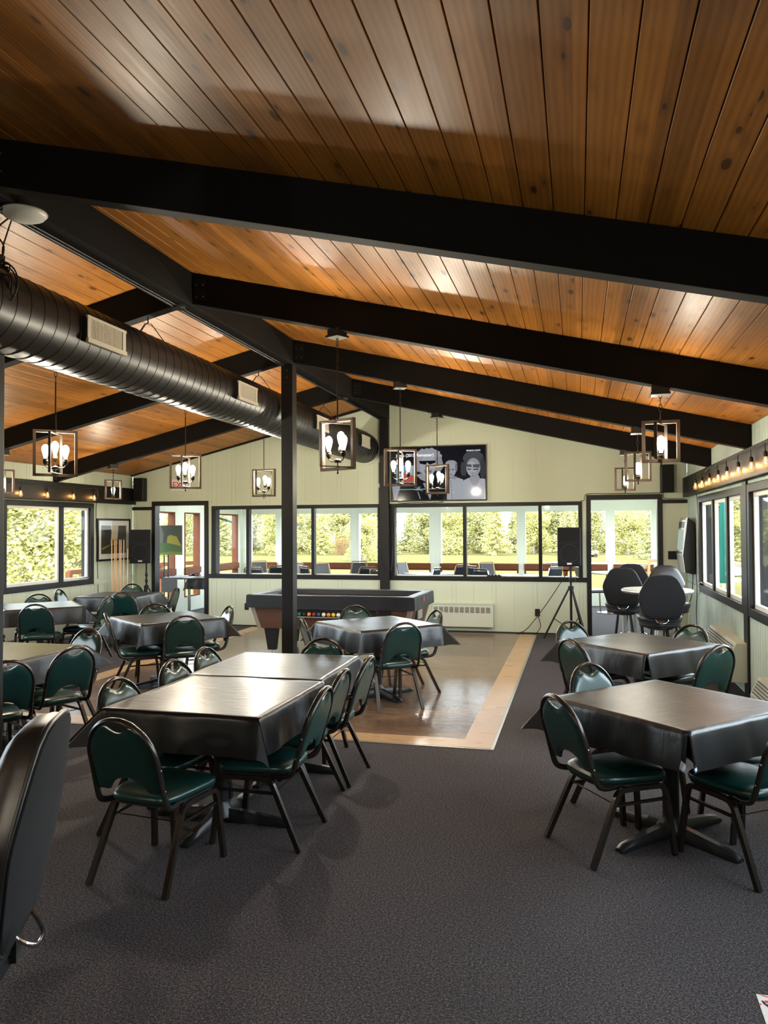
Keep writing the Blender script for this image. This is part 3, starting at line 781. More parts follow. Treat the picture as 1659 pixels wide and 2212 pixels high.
bm = NB(); lathe(bm, [(.27,0),(.27,.012),(.1,.03),(.04,.05)], 30); obj('base', bm, M_['iron'], t, smooth=40)

# ------------------------------------------------------------------ pool table
t = thing('pool_table', 'coin-operated pool table with walnut cabinet under the far windows', 'pool table', (-3.27, 10.66, .0085), R(-1.2))
LX, LY = 1.19, .62
bm = NB(); hexa(bm, [(-LX+.12,-LY+.10,.36),(LX-.12,-LY+.10,.36),(LX-.12,LY-.10,.36),(-LX+.12,LY-.10,.36),(-LX+.03,-LY+.03,.70),(LX-.03,-LY+.03,.70),(LX-.03,LY-.03,.70),(-LX+.03,LY-.03,.70)])
cab = obj('cabinet', bm, M_['wood'], t, bevel=.004)
for sx in (-1, 1):
    for sy in (-1, 1):
        bm = NB()
        for (dx, dy) in ((.0,.0),):
            P = [(sx*(LX-.125+.012),sy*(LY-.105+.012)),(sx*(LX-.125-.05),sy*(LY-.105+.012)),(sx*(LX-.125-.05),sy*(LY-.105)),(sx*(LX-.125),sy*(LY-.105)),(sx*(LX-.125),sy*(LY-.105-.05)),(sx*(LX-.125+.012),sy*(LY-.105-.05))]
            top = [(x+sx*.09, y+sy*.07, .69) for x, y in P]
            loft(bm, [[(x, y, .36) for x, y in P], top])
        obj('corner_trim', bm, M_['silver'], t)
        bm = NB(); x0, y0 = sx*(LX-.30), sy*(LY-.22)
        loft(bm, [[(x0+sx*a*k2, y0+sy*b*k2, z) for a, b in ((-.07,-.06),(.11,-.06),(.11,.08),(-.07,.08))] for z, k2 in ((.05,.62),(.36,1.))])
        obj('leg', bm, M_['navy'], t, bevel=.004)
        bm = NB(); lathe(bm, [(.022,.0),(.022,.012),(.012,.014),(.012,.055)], 12, (x0+sx*.01, y0, 0)); obj('leveller', bm, M_['chrome'], t)
bm = NB(); box(bm, -.52, .66, -LY+.042, -LY+.07, .545, .655); rt = obj('ball_return', bm, M_['dark'], t)  # solid box, its near-black colour stands in for a shaded recess
bm = NB(); box(bm, -.54, .52, -LY-.014, -LY+.05, .535, .548); box(bm, -.54, .52, -LY+.012, -LY+.03, .650, .660); obj('return_lip', bm, M_['silver'], rt)
bm = NB(); box(bm, .70, .86, -LY+.020, -LY+.05, .54, .655); obj('coin_slide', bm, M_['plastic'], t)
bm = NB(); box(bm, LX-.05, LX-.03, -.22, .05, .50, .62); obj('coin_door', bm, M_['silver'], t)
# fitted black cover: rails with a sunken middle and a straight skirt
bm = NB(); z1, zb = .835, .765
Q = lambda a, b, z: [(-a,-b,z),(a,-b,z),(a,b,z),(-a,b,z)]
n = 14
def rect(a, b, z, wv=0, sd=0):
    pts = []
    for i in range(4):
        p, q = Q(a, b, z)[i], Q(a, b, z)[(i+1) % 4]
        for j in range(n):
            s = j/n; d = wv*math.sin(j*2.3+i+sd)
            nx, ny = [(0,-1),(1,0),(0,1),(-1,0)][i]
            pts.append((p[0]+(q[0]-p[0])*s+nx*d, p[1]+(q[1]-p[1])*s+ny*d, z))
    return pts
loft(bm, [rect(LX+.015,LY+.015,.655,.005), rect(LX+.012,LY+.012,.75,.004,.4), rect(LX+.01,LY+.01,.825), rect(LX-.005,LY-.005,z1), rect(LX-.13,LY-.13,z1-.004), rect(LX-.15,LY-.15,zb)], False, True)
o = obj('table_cover', bm, M_['navy'], smooth=30); o.location = (-3.27, 10.66, .0085); o.rotation_euler = (0,0,R(-1.2))
tag(o, 'black fitted cover over the pool table with a red tab at its right end', 'cover')
q = NB(); box(q, LX+.014, LX+.022, -.10, -.06, .74, .80); obj('pull_tab', q, M_['red'], o)
px = [-.50,-.43,-.36,-.29,-.22,-.15,-.08,-.01,.06,.13,.20]
bc = [('red',(.5,.02,.02)),('green',(.0,.13,.06)),('black',(.01,.01,.01)),('orange',(.8,.26,.02)),('maroon',(.22,.02,.03)),('blue',(.02,.06,.25)),('white',(.75,.75,.68)),('orange',(.8,.30,.03)),('yellow',(.7,.5,.05)),('white',(.75,.75,.68)),('white',(.75,.75,.68))]
for i, (x, (nm, c)) in enumerate(zip(px, bc)):
    bm = NB(); ball(bm, (0,0,0), .028, seg=14); o = obj('billiard_ball', bm, flat('ball_'+nm, c), smooth=180)
    o.location = (-3.27 + x*math.cos(R(-1.2)) + .0, 10.66 - LY + .013 + x*math.sin(R(-1.2)), .0085+.548+.029)
    tag(o, '%s billiard ball in the ball return of the pool table, %s from the left' % (nm, ['first','second','third','fourth','fifth','sixth','seventh','eighth','ninth','tenth','last'][i]), 'billiard ball', 'balls in the pool table return')
# ------------------------------------------------------------------ spiral duct under the ridge
DXc, DZc, DR = -3.60, 3.16, .262
t = thing('air_duct', 'fat black spiral air duct hanging along the ridge', 'duct', (DXc, 0, DZc))
bm = NB(); n = 40; y0, y1 = 0.5, YF-.004; rings = []
pitch = .128; y = y0
def cring(y, r): return [(r*math.cos(2*PI*a/n), y + pitch*((a/n) if True else 0), r*math.sin(2*PI*a/n)) for a in range(n)]
# straight pipe with a helical seam standing proud
loft(bm, [[(DR*math.cos(2*PI*a/n), yy, DR*math.sin(2*PI*a/n)) for a in range(n)] for yy in (y0, (y0+y1)/2, y1-.02)])
obj('pipe', bm, M_['duct'], t, smooth=60)
bm = NB(); P = []
y = y0
k = 0
while True:
    yy = y0 + pitch*k/n
    if yy > y1-.06: break
    P.append((( DR+.001)*math.cos(2*PI*k/n), yy, (DR+.001)*math.sin(2*PI*k/n))); k += 1
R_ = []
for p in P:
    d = Vector((p[0], 0, p[2])).normalized(); v = Vector(p)
    R_.append([v - d*.003 + Vector((0,-.006,0)), v + d*.0022 + Vector((0,-.003,0)), v + d*.0022 + Vector((0,.003,0)), v - d*.003 + Vector((0,.006,0))])
loft(bm, R_); obj('seam', bm, M_['duct'], t, smooth=60)
bm = NB(); loft(bm, [[((r)*math.cos(2*PI*a/n), yy, (r)*math.sin(2*PI*a/n)) for a in range(n)] for r, yy in ((DR+.045, y1-.012), (DR+.045, y1-.004), (DR-.01, y1-.004))], True, False); obj('wall_collar', bm, M_['wall'], t, smooth=30)
for yc in (4.965, 7.455, 9.90, 12.1):
    bm = NB(); h, w = .085, .235
    box(bm, DR-.03, DR+.035, yc-w, yc+w, -h, h, 1)
    f = .030
    box(bm, DR+.03, DR+.042, yc-w, yc-w+f*1.3, -h, h, 0); box(bm, DR+.03, DR+.042, yc+w-f*1.3, yc+w, -h, h, 0)
    box(bm, DR+.03, DR+.050, yc-w-.004, yc+w+.004, -h-.012, -h+.02, 0); box(bm, DR+.03, DR+.046, yc-w-.004, yc+w+.004, h-.012, h+.008, 0)
    yy = yc-w+f*1.3+.008
    while yy < yc+w-f*1.3-.006:
        box(bm, DR+.030, DR+.040, yy, yy+.009, -h+.02, h-.012, 0); yy += .0165
    obj('vent_grille', bm, [M_['grille'], M_['dark']], t)
t['label'] = 'fat black spiral air duct with cream vent grilles hanging along the ridge'
for yb in (3.66, 6.02, 8.43, 10.84):   # straps up to the rafters
    bm = NB(); top = 3.60 - DZc
    zb = ceil_z(DXc) - BD - DZc
    tube(bm, [(0, yb, zb+.005), (0, yb, zb-.05)], .006, 6)
    for s in (-1, 1):
        tube(bm, [(0, yb, zb-.05), (s*.03, yb, zb-.06), (s*(DR-.02), yb, .10), (s*(DR+.004), yb, -.02)], .003, 4, rx=.014, up=(1,0,0))
    obj('hanger_strap', bm, M_['rubber'], t)
# ridge extras
t = thing('access_point', 'white shallow dome mounted under the ridge beam at the upper left', 'ceiling fixture', (-3.19, 3.95, 3.65))
bm = NB(); lathe(bm, [(.02,-.052),(.07,-.045),(.115,-.025),(.13,-.006),(.128,0)], 36); obj('dome', bm, mat('white_plastic', (.72,.72,.70), .4), t, smooth=60)
bm = NB(); lathe(bm, [(.135,-.004),(.135,.0)], 36); obj('mount_ring', bm, M_['silver'], t)
bm = NB(); tube(bm, [(-3.285, YB, 3.635), (-3.285, 12.9, 3.635)], .013, 8); tube(bm, [(-3.255, YB, 3.64), (-3.255, 8.36, 3.64)], .009, 8)
tag(obj('conduit', bm, M_['iron'], smooth=60), 'thin black electrical conduit along the underside of the ridge beam', 'conduit')
for yb, lab in ((5.93, 'small round junction box under the ridge at the second rafter pair'), (10.75, 'small round junction box under the ridge at the rafters before the far wall')):
    bm = NB(); lathe(bm, [(.055,-.03),(.06,-.02),(.06,0)], 20); o = obj('junction_box', bm, M_['duct'], smooth=50); o.location = (-3.26, yb, 3.65); tag(o, lab, 'junction box')
rnd = random.Random(5)
bm = NB(); cx, cy, cz = -3.40, 4.02, 3.26
for i in range(5):
    a = rnd.uniform(-.9, .5); rx_, rz_ = rnd.uniform(.07, .105), rnd.uniform(.09, .13); ox, oz = rnd.uniform(-.02,.02), rnd.uniform(-.03,.01)
    tube(bm, [(cx+ox+rx_*math.cos(q)*math.cos(a), cy+rx_*math.cos(q)*math.sin(a), cz+oz+rz_*math.sin(q)) for q in [2*PI*j/24 for j in range(24)]], .005, 6, closed=True)
tube(bm, smoothpath([(cx+.02, cy, cz+.10), (cx, cy, cz+.2), (cx+.05, cy-.02, cz+.3), (cx+.10, cy-.03, 3.655)], 5), .005, 6)
tube(bm, smoothpath([(cx-.02, cy, cz+.10), (cx+.02, cy-.01, cz+.22), (cx-.02, cy-.03, cz+.32), (cx+.12, cy-.05, 3.655)], 5), .005, 6)
tube(bm, smoothpath([(cx-.06, cy, cz+.06), (cx-.01, cy-.01, cz+.13), (cx+.06, cy-.01, cz+.11), (cx+.05, cy-.01, cz+.05), (cx, cy-.01, cz+.06)], 5), .005, 6)
tag(obj('cable_coil', bm, M_['rubber'], smooth=60), 'coil of loose black cable hanging from the ridge beside the duct', 'cable')

# ------------------------------------------------------------------ cage pendants
def ringframe(bm, w, h, z0, t, d, yaw):
    c, s = math.cos(yaw), math.sin(yaw)
    for (a, b, za, zb) in ((-w/2, w/2, z0, z0+t), (-w/2, w/2, z0+h-t, z0+h), (-w/2, -w/2+t, z0+t, z0+h-t), (w/2-t, w/2, z0+t, z0+h-t)):
        P = [(a,-d/2),(b,-d/2),(b,d/2),(a,d/2)]
        hexa(bm, [(x*c-y*s, x*s+y*c, z) for z in (za, zb) for x, y in P])
def bulb_prof(): return [(.0135,0),(.014,.01),(.024,.045),(.0315,.08),(.031,.098),(.022,.118),(.008,.128),(.001,.129)]
def make_pendant(big, label):
    t = thing('pendant_lamp', label, 'pendant lamp', group='cage pendants with three bulbs' if big else 'small cage pendants with one bulb')
    h, w = (.415, .37) if big else (.31, .265)
    bm = NB(); ringframe(bm, w, h, 0, .024, .034, 0); obj('outer_frame', bm, M_['woodframe'], t)
    bm = NB(); ringframe(bm, w*.86, h*.87, h*.065, .008, .022, R(68)); obj('inner_frame', bm, M_['bronze'], t)
    bm = NB(); tube(bm, [(0,0,-.018),(0,0,.10 if big else .05)], .006, 8); ball(bm, (0,0,-.022), .009, seg=8); obj('lower_rod', bm, M_['bronze'], t, smooth=60)
    bm = NB(); tube(bm, [(0,0,h-.03),(0,0,h+(.44 if big else .02))], .006, 8); obj('rod', bm, M_['bronze'], t, smooth=60)
    bm = NB(); lathe(bm, [(.028,.062),(.03,.07),(.03,.085),(.012,.095)] if big else [(.01,.04),(.014,.05),(.014,.06)], 16); obj('hub', bm, M_['bronze'], t, smooth=50)
    sp = ([( .085*math.cos(a), .085*math.sin(a)) for a in (R(12), R(168), R(270))] if big else [(0.,0.)])
    for x, y in sp:
        bm = NB(); zs = (.155 if y > 0 else .192) if big else .07; x, y = (x, y) if y >= 0 else (0, -.04)
        if big: tube(bm, smoothpath([(x*.25,y*.25,.078),(x*.7,y*.7,.076),(x,y,.095),(x,y,.115)], 4), .0055, 8)
        lathe(bm, [(.008,zs-.055),(.018,zs-.045),(.021,zs-.03),(.023,zs-.028),(.023,zs-.016),(.019,zs-.013),(.021,zs-.01),(.021,zs)], 14, (x,y,0))
        so = obj('lamp_socket', bm, M_['bronze'], t, smooth=50)
        bm = NB(); lathe(bm, bulb_prof(), 14, (x,y,zs)); obj('bulb', bm, M_['bulb'], so, smooth=60)
    return t
def finish_pendant(t, big, ztop, lab):
    # chain, canopy and light at this lamp's own height below the rafter
    h = .415 if big else .31
    L = ztop - t.location.z; zc0 = h + (.44 if big else .02); nl = max(2, round((L-.03-zc0)/.045)); lk = (L-.03-zc0)/nl
    bm = NB()
    for i in range(nl):
        z = zc0 + lk*(i+.5); a = i % 2
        P = [((.011*math.cos(q) if a else 0), (0 if a else .011*math.cos(q)), z + lk*.62*math.sin(q)) for q in [2*PI*j/12 for j in range(12)]]
        tube(bm, P, .0028, 5, closed=True)
    obj('chain', bm, M_['bronze'], t, smooth=60)
    bm = NB(); box(bm, -.062, .062, -.05, .05, L-.042, L+.012, 1); box(bm, -.068, .068, -.068, .068, L-.058, L-.042, 0)
    ca = obj('canopy', bm, [M_['iron'], M_['iron']], t)
    bm = NB(); box(bm, -.064, .064, -.064, .064, L-.060, L-.0575); obj('canopy_plate', bm, M_['silver'], ca)
    l = bpy.data.lights.new('bulb_light', 'POINT'); l.energy = PEND if big else PEND_S; l.color = (1, .89, .70); l.shadow_soft_size = .05
    o = bpy.data.objects.new('bulb_light', l); C.objects.link(o); o.parent = t; o.location = (0, 0, .235 if big else .13)
pd = {True: None, False: None}
def pendant(big, x, y, z, yaw, lab):
    if pd[big] is None: pd[big] = make_pendant(big, lab); 
    proto = pd[big]
    r = dup(proto, (x, y, z), yaw, lab); pend.append((r, big, x))
    return r
pend = []
def face(x, y): return head(-x, -y)      # yaw that turns the frame's flat side to a viewer at the origin
PL = [(True,-4.53,6.03,2.232,face(-4.53,6.03)+R(4),'three-bulb cage pendant left of the duct, nearest of the left-hand row'),
 (True,-4.54,8.43,2.238,face(-4.54,8.43)+R(6),'three-bulb cage pendant over the middle left table, with the red sign behind it'),
 (True,-4.545,10.84,2.237,face(-4.54,10.84)+R(-24),'three-bulb cage pendant just left of the black post'),
 (True,-1.885,6.03,2.226,face(-1.88,6.03)-R(44),'largest-looking three-bulb cage pendant, turned aslant just right of the black post'),
 (True,-1.904,8.43,2.222,face(-1.9,8.43)+R(14),'three-bulb cage pendant in front of the left edge of the television'),
 (True,-1.914,10.84,2.237,face(-1.91,10.84)-R(30),'three-bulb cage pendant in front of the middle of the television'),
 (False,.605,6.03,2.226,face(.6,6.03)+R(3),'single-bulb cage pendant on the right, nearest of its row'),
 (False,.618,8.43,2.224,face(.62,8.43)+R(6),'single-bulb cage pendant on the right, second of its row'),
 (False,.629,10.84,2.240,face(.63,10.84)+R(5),'single-bulb cage pendant on the right, farthest of its row'),
 (False,-7.10,8.43,2.222,face(-7.1,8.43)+R(10),'single-bulb cage pendant cut by the dark post at the left picture edge'),
 (False,-7.092,10.84,2.231,face(-7.1,10.84)+R(20),'single-bulb cage pendant in front of the left header board'),
 (True,-4.54,-1.18,2.235,.3,'added unseen three-bulb pendant behind the viewpoint on the left'),  # this lamp and the next are unseen, added to light the near ceiling
 (True,-1.0,-1.18,2.235,.3,'added unseen three-bulb pendant behind the viewpoint')]
for a in PL: pendant(*a)
for big in pd:      # the two patterns are replaced by their copies
    for ch in list(pd[big].children):
        for g in list(ch.children): bpy.data.objects.remove(g)
        bpy.data.objects.remove(ch)
    bpy.data.objects.remove(pd[big])
for r, big, x in pend: finish_pendant(r, big, ceil_z(x) - BD + .02*abs(x-XC)/4.9, None)

# ------------------------------------------------------------------ festoon string lights on the header boards
def string(name, label, x, ys, zc, sg, extra):
    t = thing(name, label, 'string lights', (0,0,0))
    bm = NB(); pts = []
    yy = [ys[0]-.6] + ys
    for a, b in zip(yy, yy[1:]): pts += [(x, a, zc), (x, (a+b)/2, zc-.022)]
    pts += [(x, yy[-1], zc)] + extra
    tube(bm, smoothpath(pts, 4), .005, 6); obj('cord', bm, M_['rubber'], t, smooth=60)
    for y in ys:
        bm = NB(); tube(bm, smoothpath([(x, y, zc), (x+sg*.004, y, zc-.03), (x, y, zc-.07)], 3), .0045, 6); lathe(bm, [(.006,-.07),(.016,-.078),(.019,-.09),(.019,-.115),(.016,-.122)], 12, (x, y, zc))
        so = obj('lamp_socket', bm, M_['rubber'], t, smooth=50)
        bm = NB(); lathe(bm, [(r*.92, -z*.75) for r, z in bulb_prof()], 12, (x, y, zc-.12)); obj('bulb', bm, M_['amber'], so, smooth=60)
        bm = NB(); tube(bm, [(x, y, zc-.135), (x, y, zc-.185)], .005, 6); obj('filament', bm, M_['filament'], so)
        l = bpy.data.lights.new('bulb_light', 'POINT'); l.energy = STRING; l.color = (1,.42,.1); l.shadow_soft_size = .012
        o = bpy.data.objects.new('bulb_light', l); C.objects.link(o); o.parent = t; o.location = (x, y, zc-.16)
string('string_lights', 'string of amber filament bulbs on the black header board over the right windows', XR-.105, [6.73,7.34,7.912,8.514,9.141,9.686,10.303,10.891,11.464], 2.482, -1, [(XR-.10,11.6,2.46),(XR-.10,11.75,2.36),(XR-.03,11.9,2.2),(XR-.015,11.92,1.95),(XR-.012,11.9,1.8)])
string('string_lights', 'string of amber filament bulbs on the black header board over the left window', XL+.10, [8.2,8.8,9.37,9.928,10.534,11.18,11.749], 2.47, 1, [(XL+.10,11.84,2.42),(XL+.09,11.86,2.3),(XL+.03,11.9,2.15),(XL+.015,11.93,1.8),(XL+.013,11.97,1.2),(XL+.013,12.0,.5)])

# ------------------------------------------------------------------ television
TW, THt = 1.64, .935
t = thing('television', 'wall-mounted flat television showing three musicians in black and white', 'television', (-3.11, YF-.055, 2.218))
bm = NB(); box(bm, 0, TW, -.012, .03, 0, THt); obj('housing', bm, M_['plastic'], t, bevel=.004)
bm = NB(); box(bm, .012, TW-.012, -.0135, -.0125, .016, THt-.012)
scr = obj('screen', bm, mat('screen_glass', (.003,.003,.004), .08, emit=(.004,.004,.006), es=1.), t)
E1 = .5
def tvp(name, pts, c, lay, e=E1, mi=None):
    """flat coloured area of the screen picture; pts in picture units 0..1350 x 0..775 from the top left"""
    bm = NB(); poly(bm, [(x/1350*TW, -.0138-.00012*lay, THt*(1-y/775)) for x, y in pts])
    return obj(name, bm, flat('tv_%02x%02x%02x' % tuple(int(v*255) for v in c), c, e), scr)
def ell(cx, cy, rx, ry, n=22, jag=0, seed=1):
    r = random.Random(seed); return [(cx+rx*math.cos(2*PI*i/n)*(1+r.uniform(-jag,jag)), cy+ry*math.sin(2*PI*i/n)*(1+r.uniform(-jag,jag))) for i in range(n)]
G = lambda v: (v*.95, v*.98, v*1.08)
def grp(name, items):
    """several tones of one picture figure in one flat mesh"""
    bm = NB(); ms = []
    for lay, (pts, c) in enumerate(items):
        nm = 'tv_%03d_%03d_%03d' % tuple(int(v*255) for v in c); m = flat(nm, c, E1)
        if m not in ms: ms.append(m)
        P = [bm.verts.new((min(max(x,14),1336)/1350*TW, -.0140-.0001*(lay+grp.k), THt*(1-min(max(y,14),760)/775))) for x, y in pts]
        bm.faces.new(P).material_index = ms.index(m)
    grp.k += len(items)
    return obj(name, bm, ms, scr)
grp.k = 0
grp('screen_person', [  # right man
 ([(985,760),(1005,560),(1040,490),(1110,460),(1200,480),(1290,470),(1336,480),(1336,760)], G(.55)), (ell(1175,195,140,120,26,.10,3), G(.09)), (ell(1040,330,45,110,20,.16,4), G(.07)), (ell(1300,330,40,150,20,.14,5), G(.06)),
 ([(1110,470),(1150,420),(1240,420),(1265,470),(1190,620)], G(.42)), (ell(1172,315,98,132), G(.40)), (ell(1150,330,66,105), G(.52)),
 ([(1075,265),(1150,275),(1150,310),(1080,305)], G(.12)), ([(1165,275),(1262,270),(1258,320),(1170,315)], G(.12)), ([(1090,325),(1145,335),(1140,350),(1092,345)], G(.08)), ([(1170,335),(1240,330),(1236,350),(1172,352)], G(.08)),
 ([(1120,385),(1165,395),(1205,383),(1165,405)], G(.10)), ([(1135,420),(1200,418),(1170,445)], G(.3))])
grp('screen_person', [  # middle man
 ([(800,760),(805,480),(880,450),(960,455),(1030,480),(1040,640),(1010,760)], G(.52)), ([(830,455),(920,480),(945,440),(850,420)], G(.36)), (ell(862,265,86,62,22,.08,7), G(.42)), (ell(860,340,72,100), G(.47)),
 ([(815,335),(850,330),(850,345),(818,348)], G(.1)), ([(872,330),(905,332),(902,346),(874,345)], G(.1)), (ell(935,310,18,62,14,.1,8), G(.22)), ([(835,405),(885,402),(880,412),(840,414)], G(.14)), ([(850,480),(858,480),(880,760),(870,760)], G(.3))])
grp('screen_person', [  # left man with curly hair and sunglasses
 ([(14,760),(14,600),(90,500),(330,420),(420,450),(640,520),(790,640),(800,760)], G(.012)), (ell(535,155,200,130,34,.10,9), G(.45)), (ell(420,260,70,110,22,.13,10), G(.40)), (ell(680,260,70,110,22,.13,11), G(.36)),
 ([(360,400),(470,380),(610,400),(590,540),(430,470)], G(.40)), (ell(530,280,112,150), G(.50)), ([(405,205),(645,205),(640,235),(560,262),(520,228),(505,262),(420,245)], G(.01)),
 ([(470,335),(600,335),(560,440),(520,440)], G(.30)), ([(490,355),(580,352),(570,366),(500,368)], G(.10)), ([(14,560),(50,560),(150,540),(70,760),(40,760)], G(.42)), ([(460,520),(500,520),(580,700),(560,760)], G(.40)),
 ([(380,640),(392,640),(430,745),(415,745)], G(.4)), ([(300,610),(380,600),(400,560),(415,600),(470,640),(405,620),(380,625)], G(.38)), ([(330,570),(395,590),(440,560),(405,600),(385,600)], G(.38))])
grp('album_cover', [([(75,265),(350,265),(350,515),(75,515)], (.20,.45,.62)), ([(80,300),(180,290),(140,400),(80,380)], (.55,.72,.80)), ([(170,360),(340,420),(330,505),(180,510)], (.62,.12,.10)), ([(200,300),(320,280),(300,400),(230,380)], (.65,.6,.6))])
grp('progress_bar', [([(75,604),(740,600),(740,610),(75,614)], (.25,.60,.72)), ([(740,601),(1245,585),(1245,589),(740,606)], (.55,.6,.64)), ([(75,570),(110,570),(110,580),(75,580)], (.3,.6,.7)), ([(1230,553),(1262,553),(1262,563),(1230,563)], (.7,.7,.7)), ([(870,652),(905,652),(905,664),(870,664)], (.7,.7,.7)), ([(800,650),(816,650),(816,668),(800,668)], (.8,.8,.8))])
def text(name, s, parent, loc, size, m, rot=(PI/2,0,0), ext=.0004, bold=0, align='LEFT', sx=1):
    c = bpy.data.curves.new(name, 'FONT'); c.body = s; c.size = size; c.extrude = ext; c.offset = bold; c.align_x = align
    tmp = bpy.data.objects.new(name, c); C.objects.link(tmp); bpy.context.view_layer.update()
    me = bpy.data.meshes.new_from_object(tmp.evaluated_get(bpy.context.evaluated_depsgraph_get())); bpy.data.objects.remove(tmp); bpy.data.curves.remove(c)
    me.materials.clear(); me.materials.append(m); o = bpy.data.objects.new(name, me); C.objects.link(o); o.location = loc; o.rotation_euler = rot; o.scale = (sx,1,1)
    if parent: o.parent = parent
    return o
white_e = flat('tv_white', (.9,.95,1), .95)
text('title_text', 'Jump (2015 Remaster)', scr, (75/1350*TW, -.0200, THt*(1-143/775)), .074, white_e, bold=.0006, sx=.98)
text('service_logo', 'amazon music', scr, (1078/1350*TW, -.0200, THt*(1-85/775)), .042, white_e)

# ------------------------------------------------------------------ loudspeakers
def trap_ring(w0, w1, d, z): return [(-w0/2, 0, z), (w0/2, 0, z), (w1/2, d, z), (-w1/2, d, z)]
def speaker(label, loc, rz, w, h, d, logo='QSC'):
    t = thing('loudspeaker', label, 'loudspeaker', loc, rz, 'stand-mounted loudspeakers')
    bm = NB(); loft(bm, [trap_ring(w, w*.7, d, 0), trap_ring(w, w*.7, d, h)]); obj('cabinet', bm, M_['plastic'], t, bevel=.012)
    bm = NB(); box(bm, -w/2+.015, w/2-.015, -.012, .003, .015, h-.015); g = obj('grille', bm, m_grille, t, bevel=.005)
    bm = NB(); rr = w*.40
    rings = [[(r*math.cos(2*PI*a/28), -.0125, h*.33+r*math.sin(2*PI*a/28)) for a in range(28)] for r in (rr, rr-.006)]
    a, b = rings; A_ = [bm.verts.new(p) for p in a]; B_ = [bm.verts.new(p) for p in b]
    for i in range(28): bm.faces.new((A_[i], A_[(i+1) % 28], B_[(i+1) % 28], B_[i]))
    box(bm, -w/2+.03, w/2-.03, -.0135, -.0115, h*.60, h*.606)
    obj('woofer_outline', bm, M_['rubber'], g)
    bm = NB(); box(bm, -.035, .035, -.015, -.011, .03, .058); lg = obj('badge', bm, M_['silver'], t)
    return t
m_grille = m_noisy('black_speaker_grille', (.005,.005,.0055), .6, .3, 300, .4, 500, spec=.2)
def stand(label, loc, rz, htop, spread, zsp):
    t = thing('speaker_stand', label, 'speaker stand', loc, rz, 'tripod speaker stands')
    bm = NB(); tube(bm, [(0,0,.12),(0,0,htop)], .0165, 12); tube(bm, [(0,0,.12),(0,0,htop*.66)], .020, 12); obj('pole', bm, M_['plastic'], t, smooth=60)
    bm = NB(); lathe(bm, [(.034,zsp-.03),(.045,zsp-.02),(.045,zsp+.03),(.03,zsp+.04)], 12); obj('collar', bm, M_['plastic'], t, smooth=30)
    bm = NB(); lathe(bm, [(.03,.13),(.03,.18)], 12); obj('brace_collar', bm, M_['plastic'], t, smooth=30)
    for z in (zsp+.12, htop*.80):
        bm = NB(); tube(bm, [(0,-.02,z),(.05,-.03,z)], .006, 6); ball(bm, (.06,-.032,z), .018, (.6,1,1), 8); lathe(bm, [(.026,z-.025),(.026,z+.025)], 12); obj('knob', bm, M_['plastic'], t, smooth=50)
    for k in range(3):
        a = R(-90+120*k+28); c, s = math.cos(a), math.sin(a)
        bm = NB(); tube(bm, [(.03*c,.03*s,zsp),(spread*c,spread*s,.015)], .015, 8); lg = obj('leg', bm, M_['plastic'], t, smooth=60)
        bm = NB(); ball(bm, (spread*c,spread*s,.016), .02, seg=8); obj('rubber_foot', bm, M_['rubber'], lg)
        bm = NB(); f = .62; tube(bm, [(.025*c,.025*s,.15),(spread*f*c,spread*f*s,.015+(zsp-.015)*(1-f))], .007, 6); obj('brace', bm, M_['plastic'], t)
    return t
stand('black tripod stand left of the right doorway, carrying the loudspeaker', (-.105, 12.62, .002), R(6), 1.16, .42, .79)
speaker('black loudspeaker on a tripod before the right end of the interior windows', (-.125, 12.44, 1.145), R(8), .36, .61, .33)
stand('black tripod stand in the far left corner carrying a loudspeaker', (-7.62, 12.70, .002), R(-20), 1.16, .40, .70)
speaker('black loudspeaker on a tripod in front of the framed picture', (-7.64, 12.52, 1.145), R(30), .37, .61, .33)
for x0, x1, z0, z1, lab, ya in ((1.285, 1.50, 2.30, 2.74, 'small black speaker on the far wall above the right doorway', .16), (-8.06, -7.83, 2.285, 2.72, 'small black speaker on the far wall above the left doorway', .16)):
    t = thing('wall_speaker', lab, 'speaker', ((x0+x1)/2, YF, z0), 0, 'wall speakers'); w = x1-x0
    bm = NB(); loft(bm, [[(-w/2+.012,-.16,0),(w/2-.012,-.16,0),(w/2,-.03,0),(-w/2,-.03,0)], [(-w/2+.012,-.16,z1-z0),(w/2-.012,-.16,z1-z0),(w/2,-.03,z1-z0),(-w/2,-.03,z1-z0)]]); obj('cabinet', bm, M_['plastic'], t, bevel=.012)
    bm = NB(); box(bm, -w/2+.025, w/2-.025, -.165, -.158, .012, z1-z0-.012); obj('grille', bm, m_grille, t)
    bm = NB(); box(bm, -.02, .02, -.035, -.0005, .15, .25); obj('wall_bracket', bm, M_['rubber'], t)

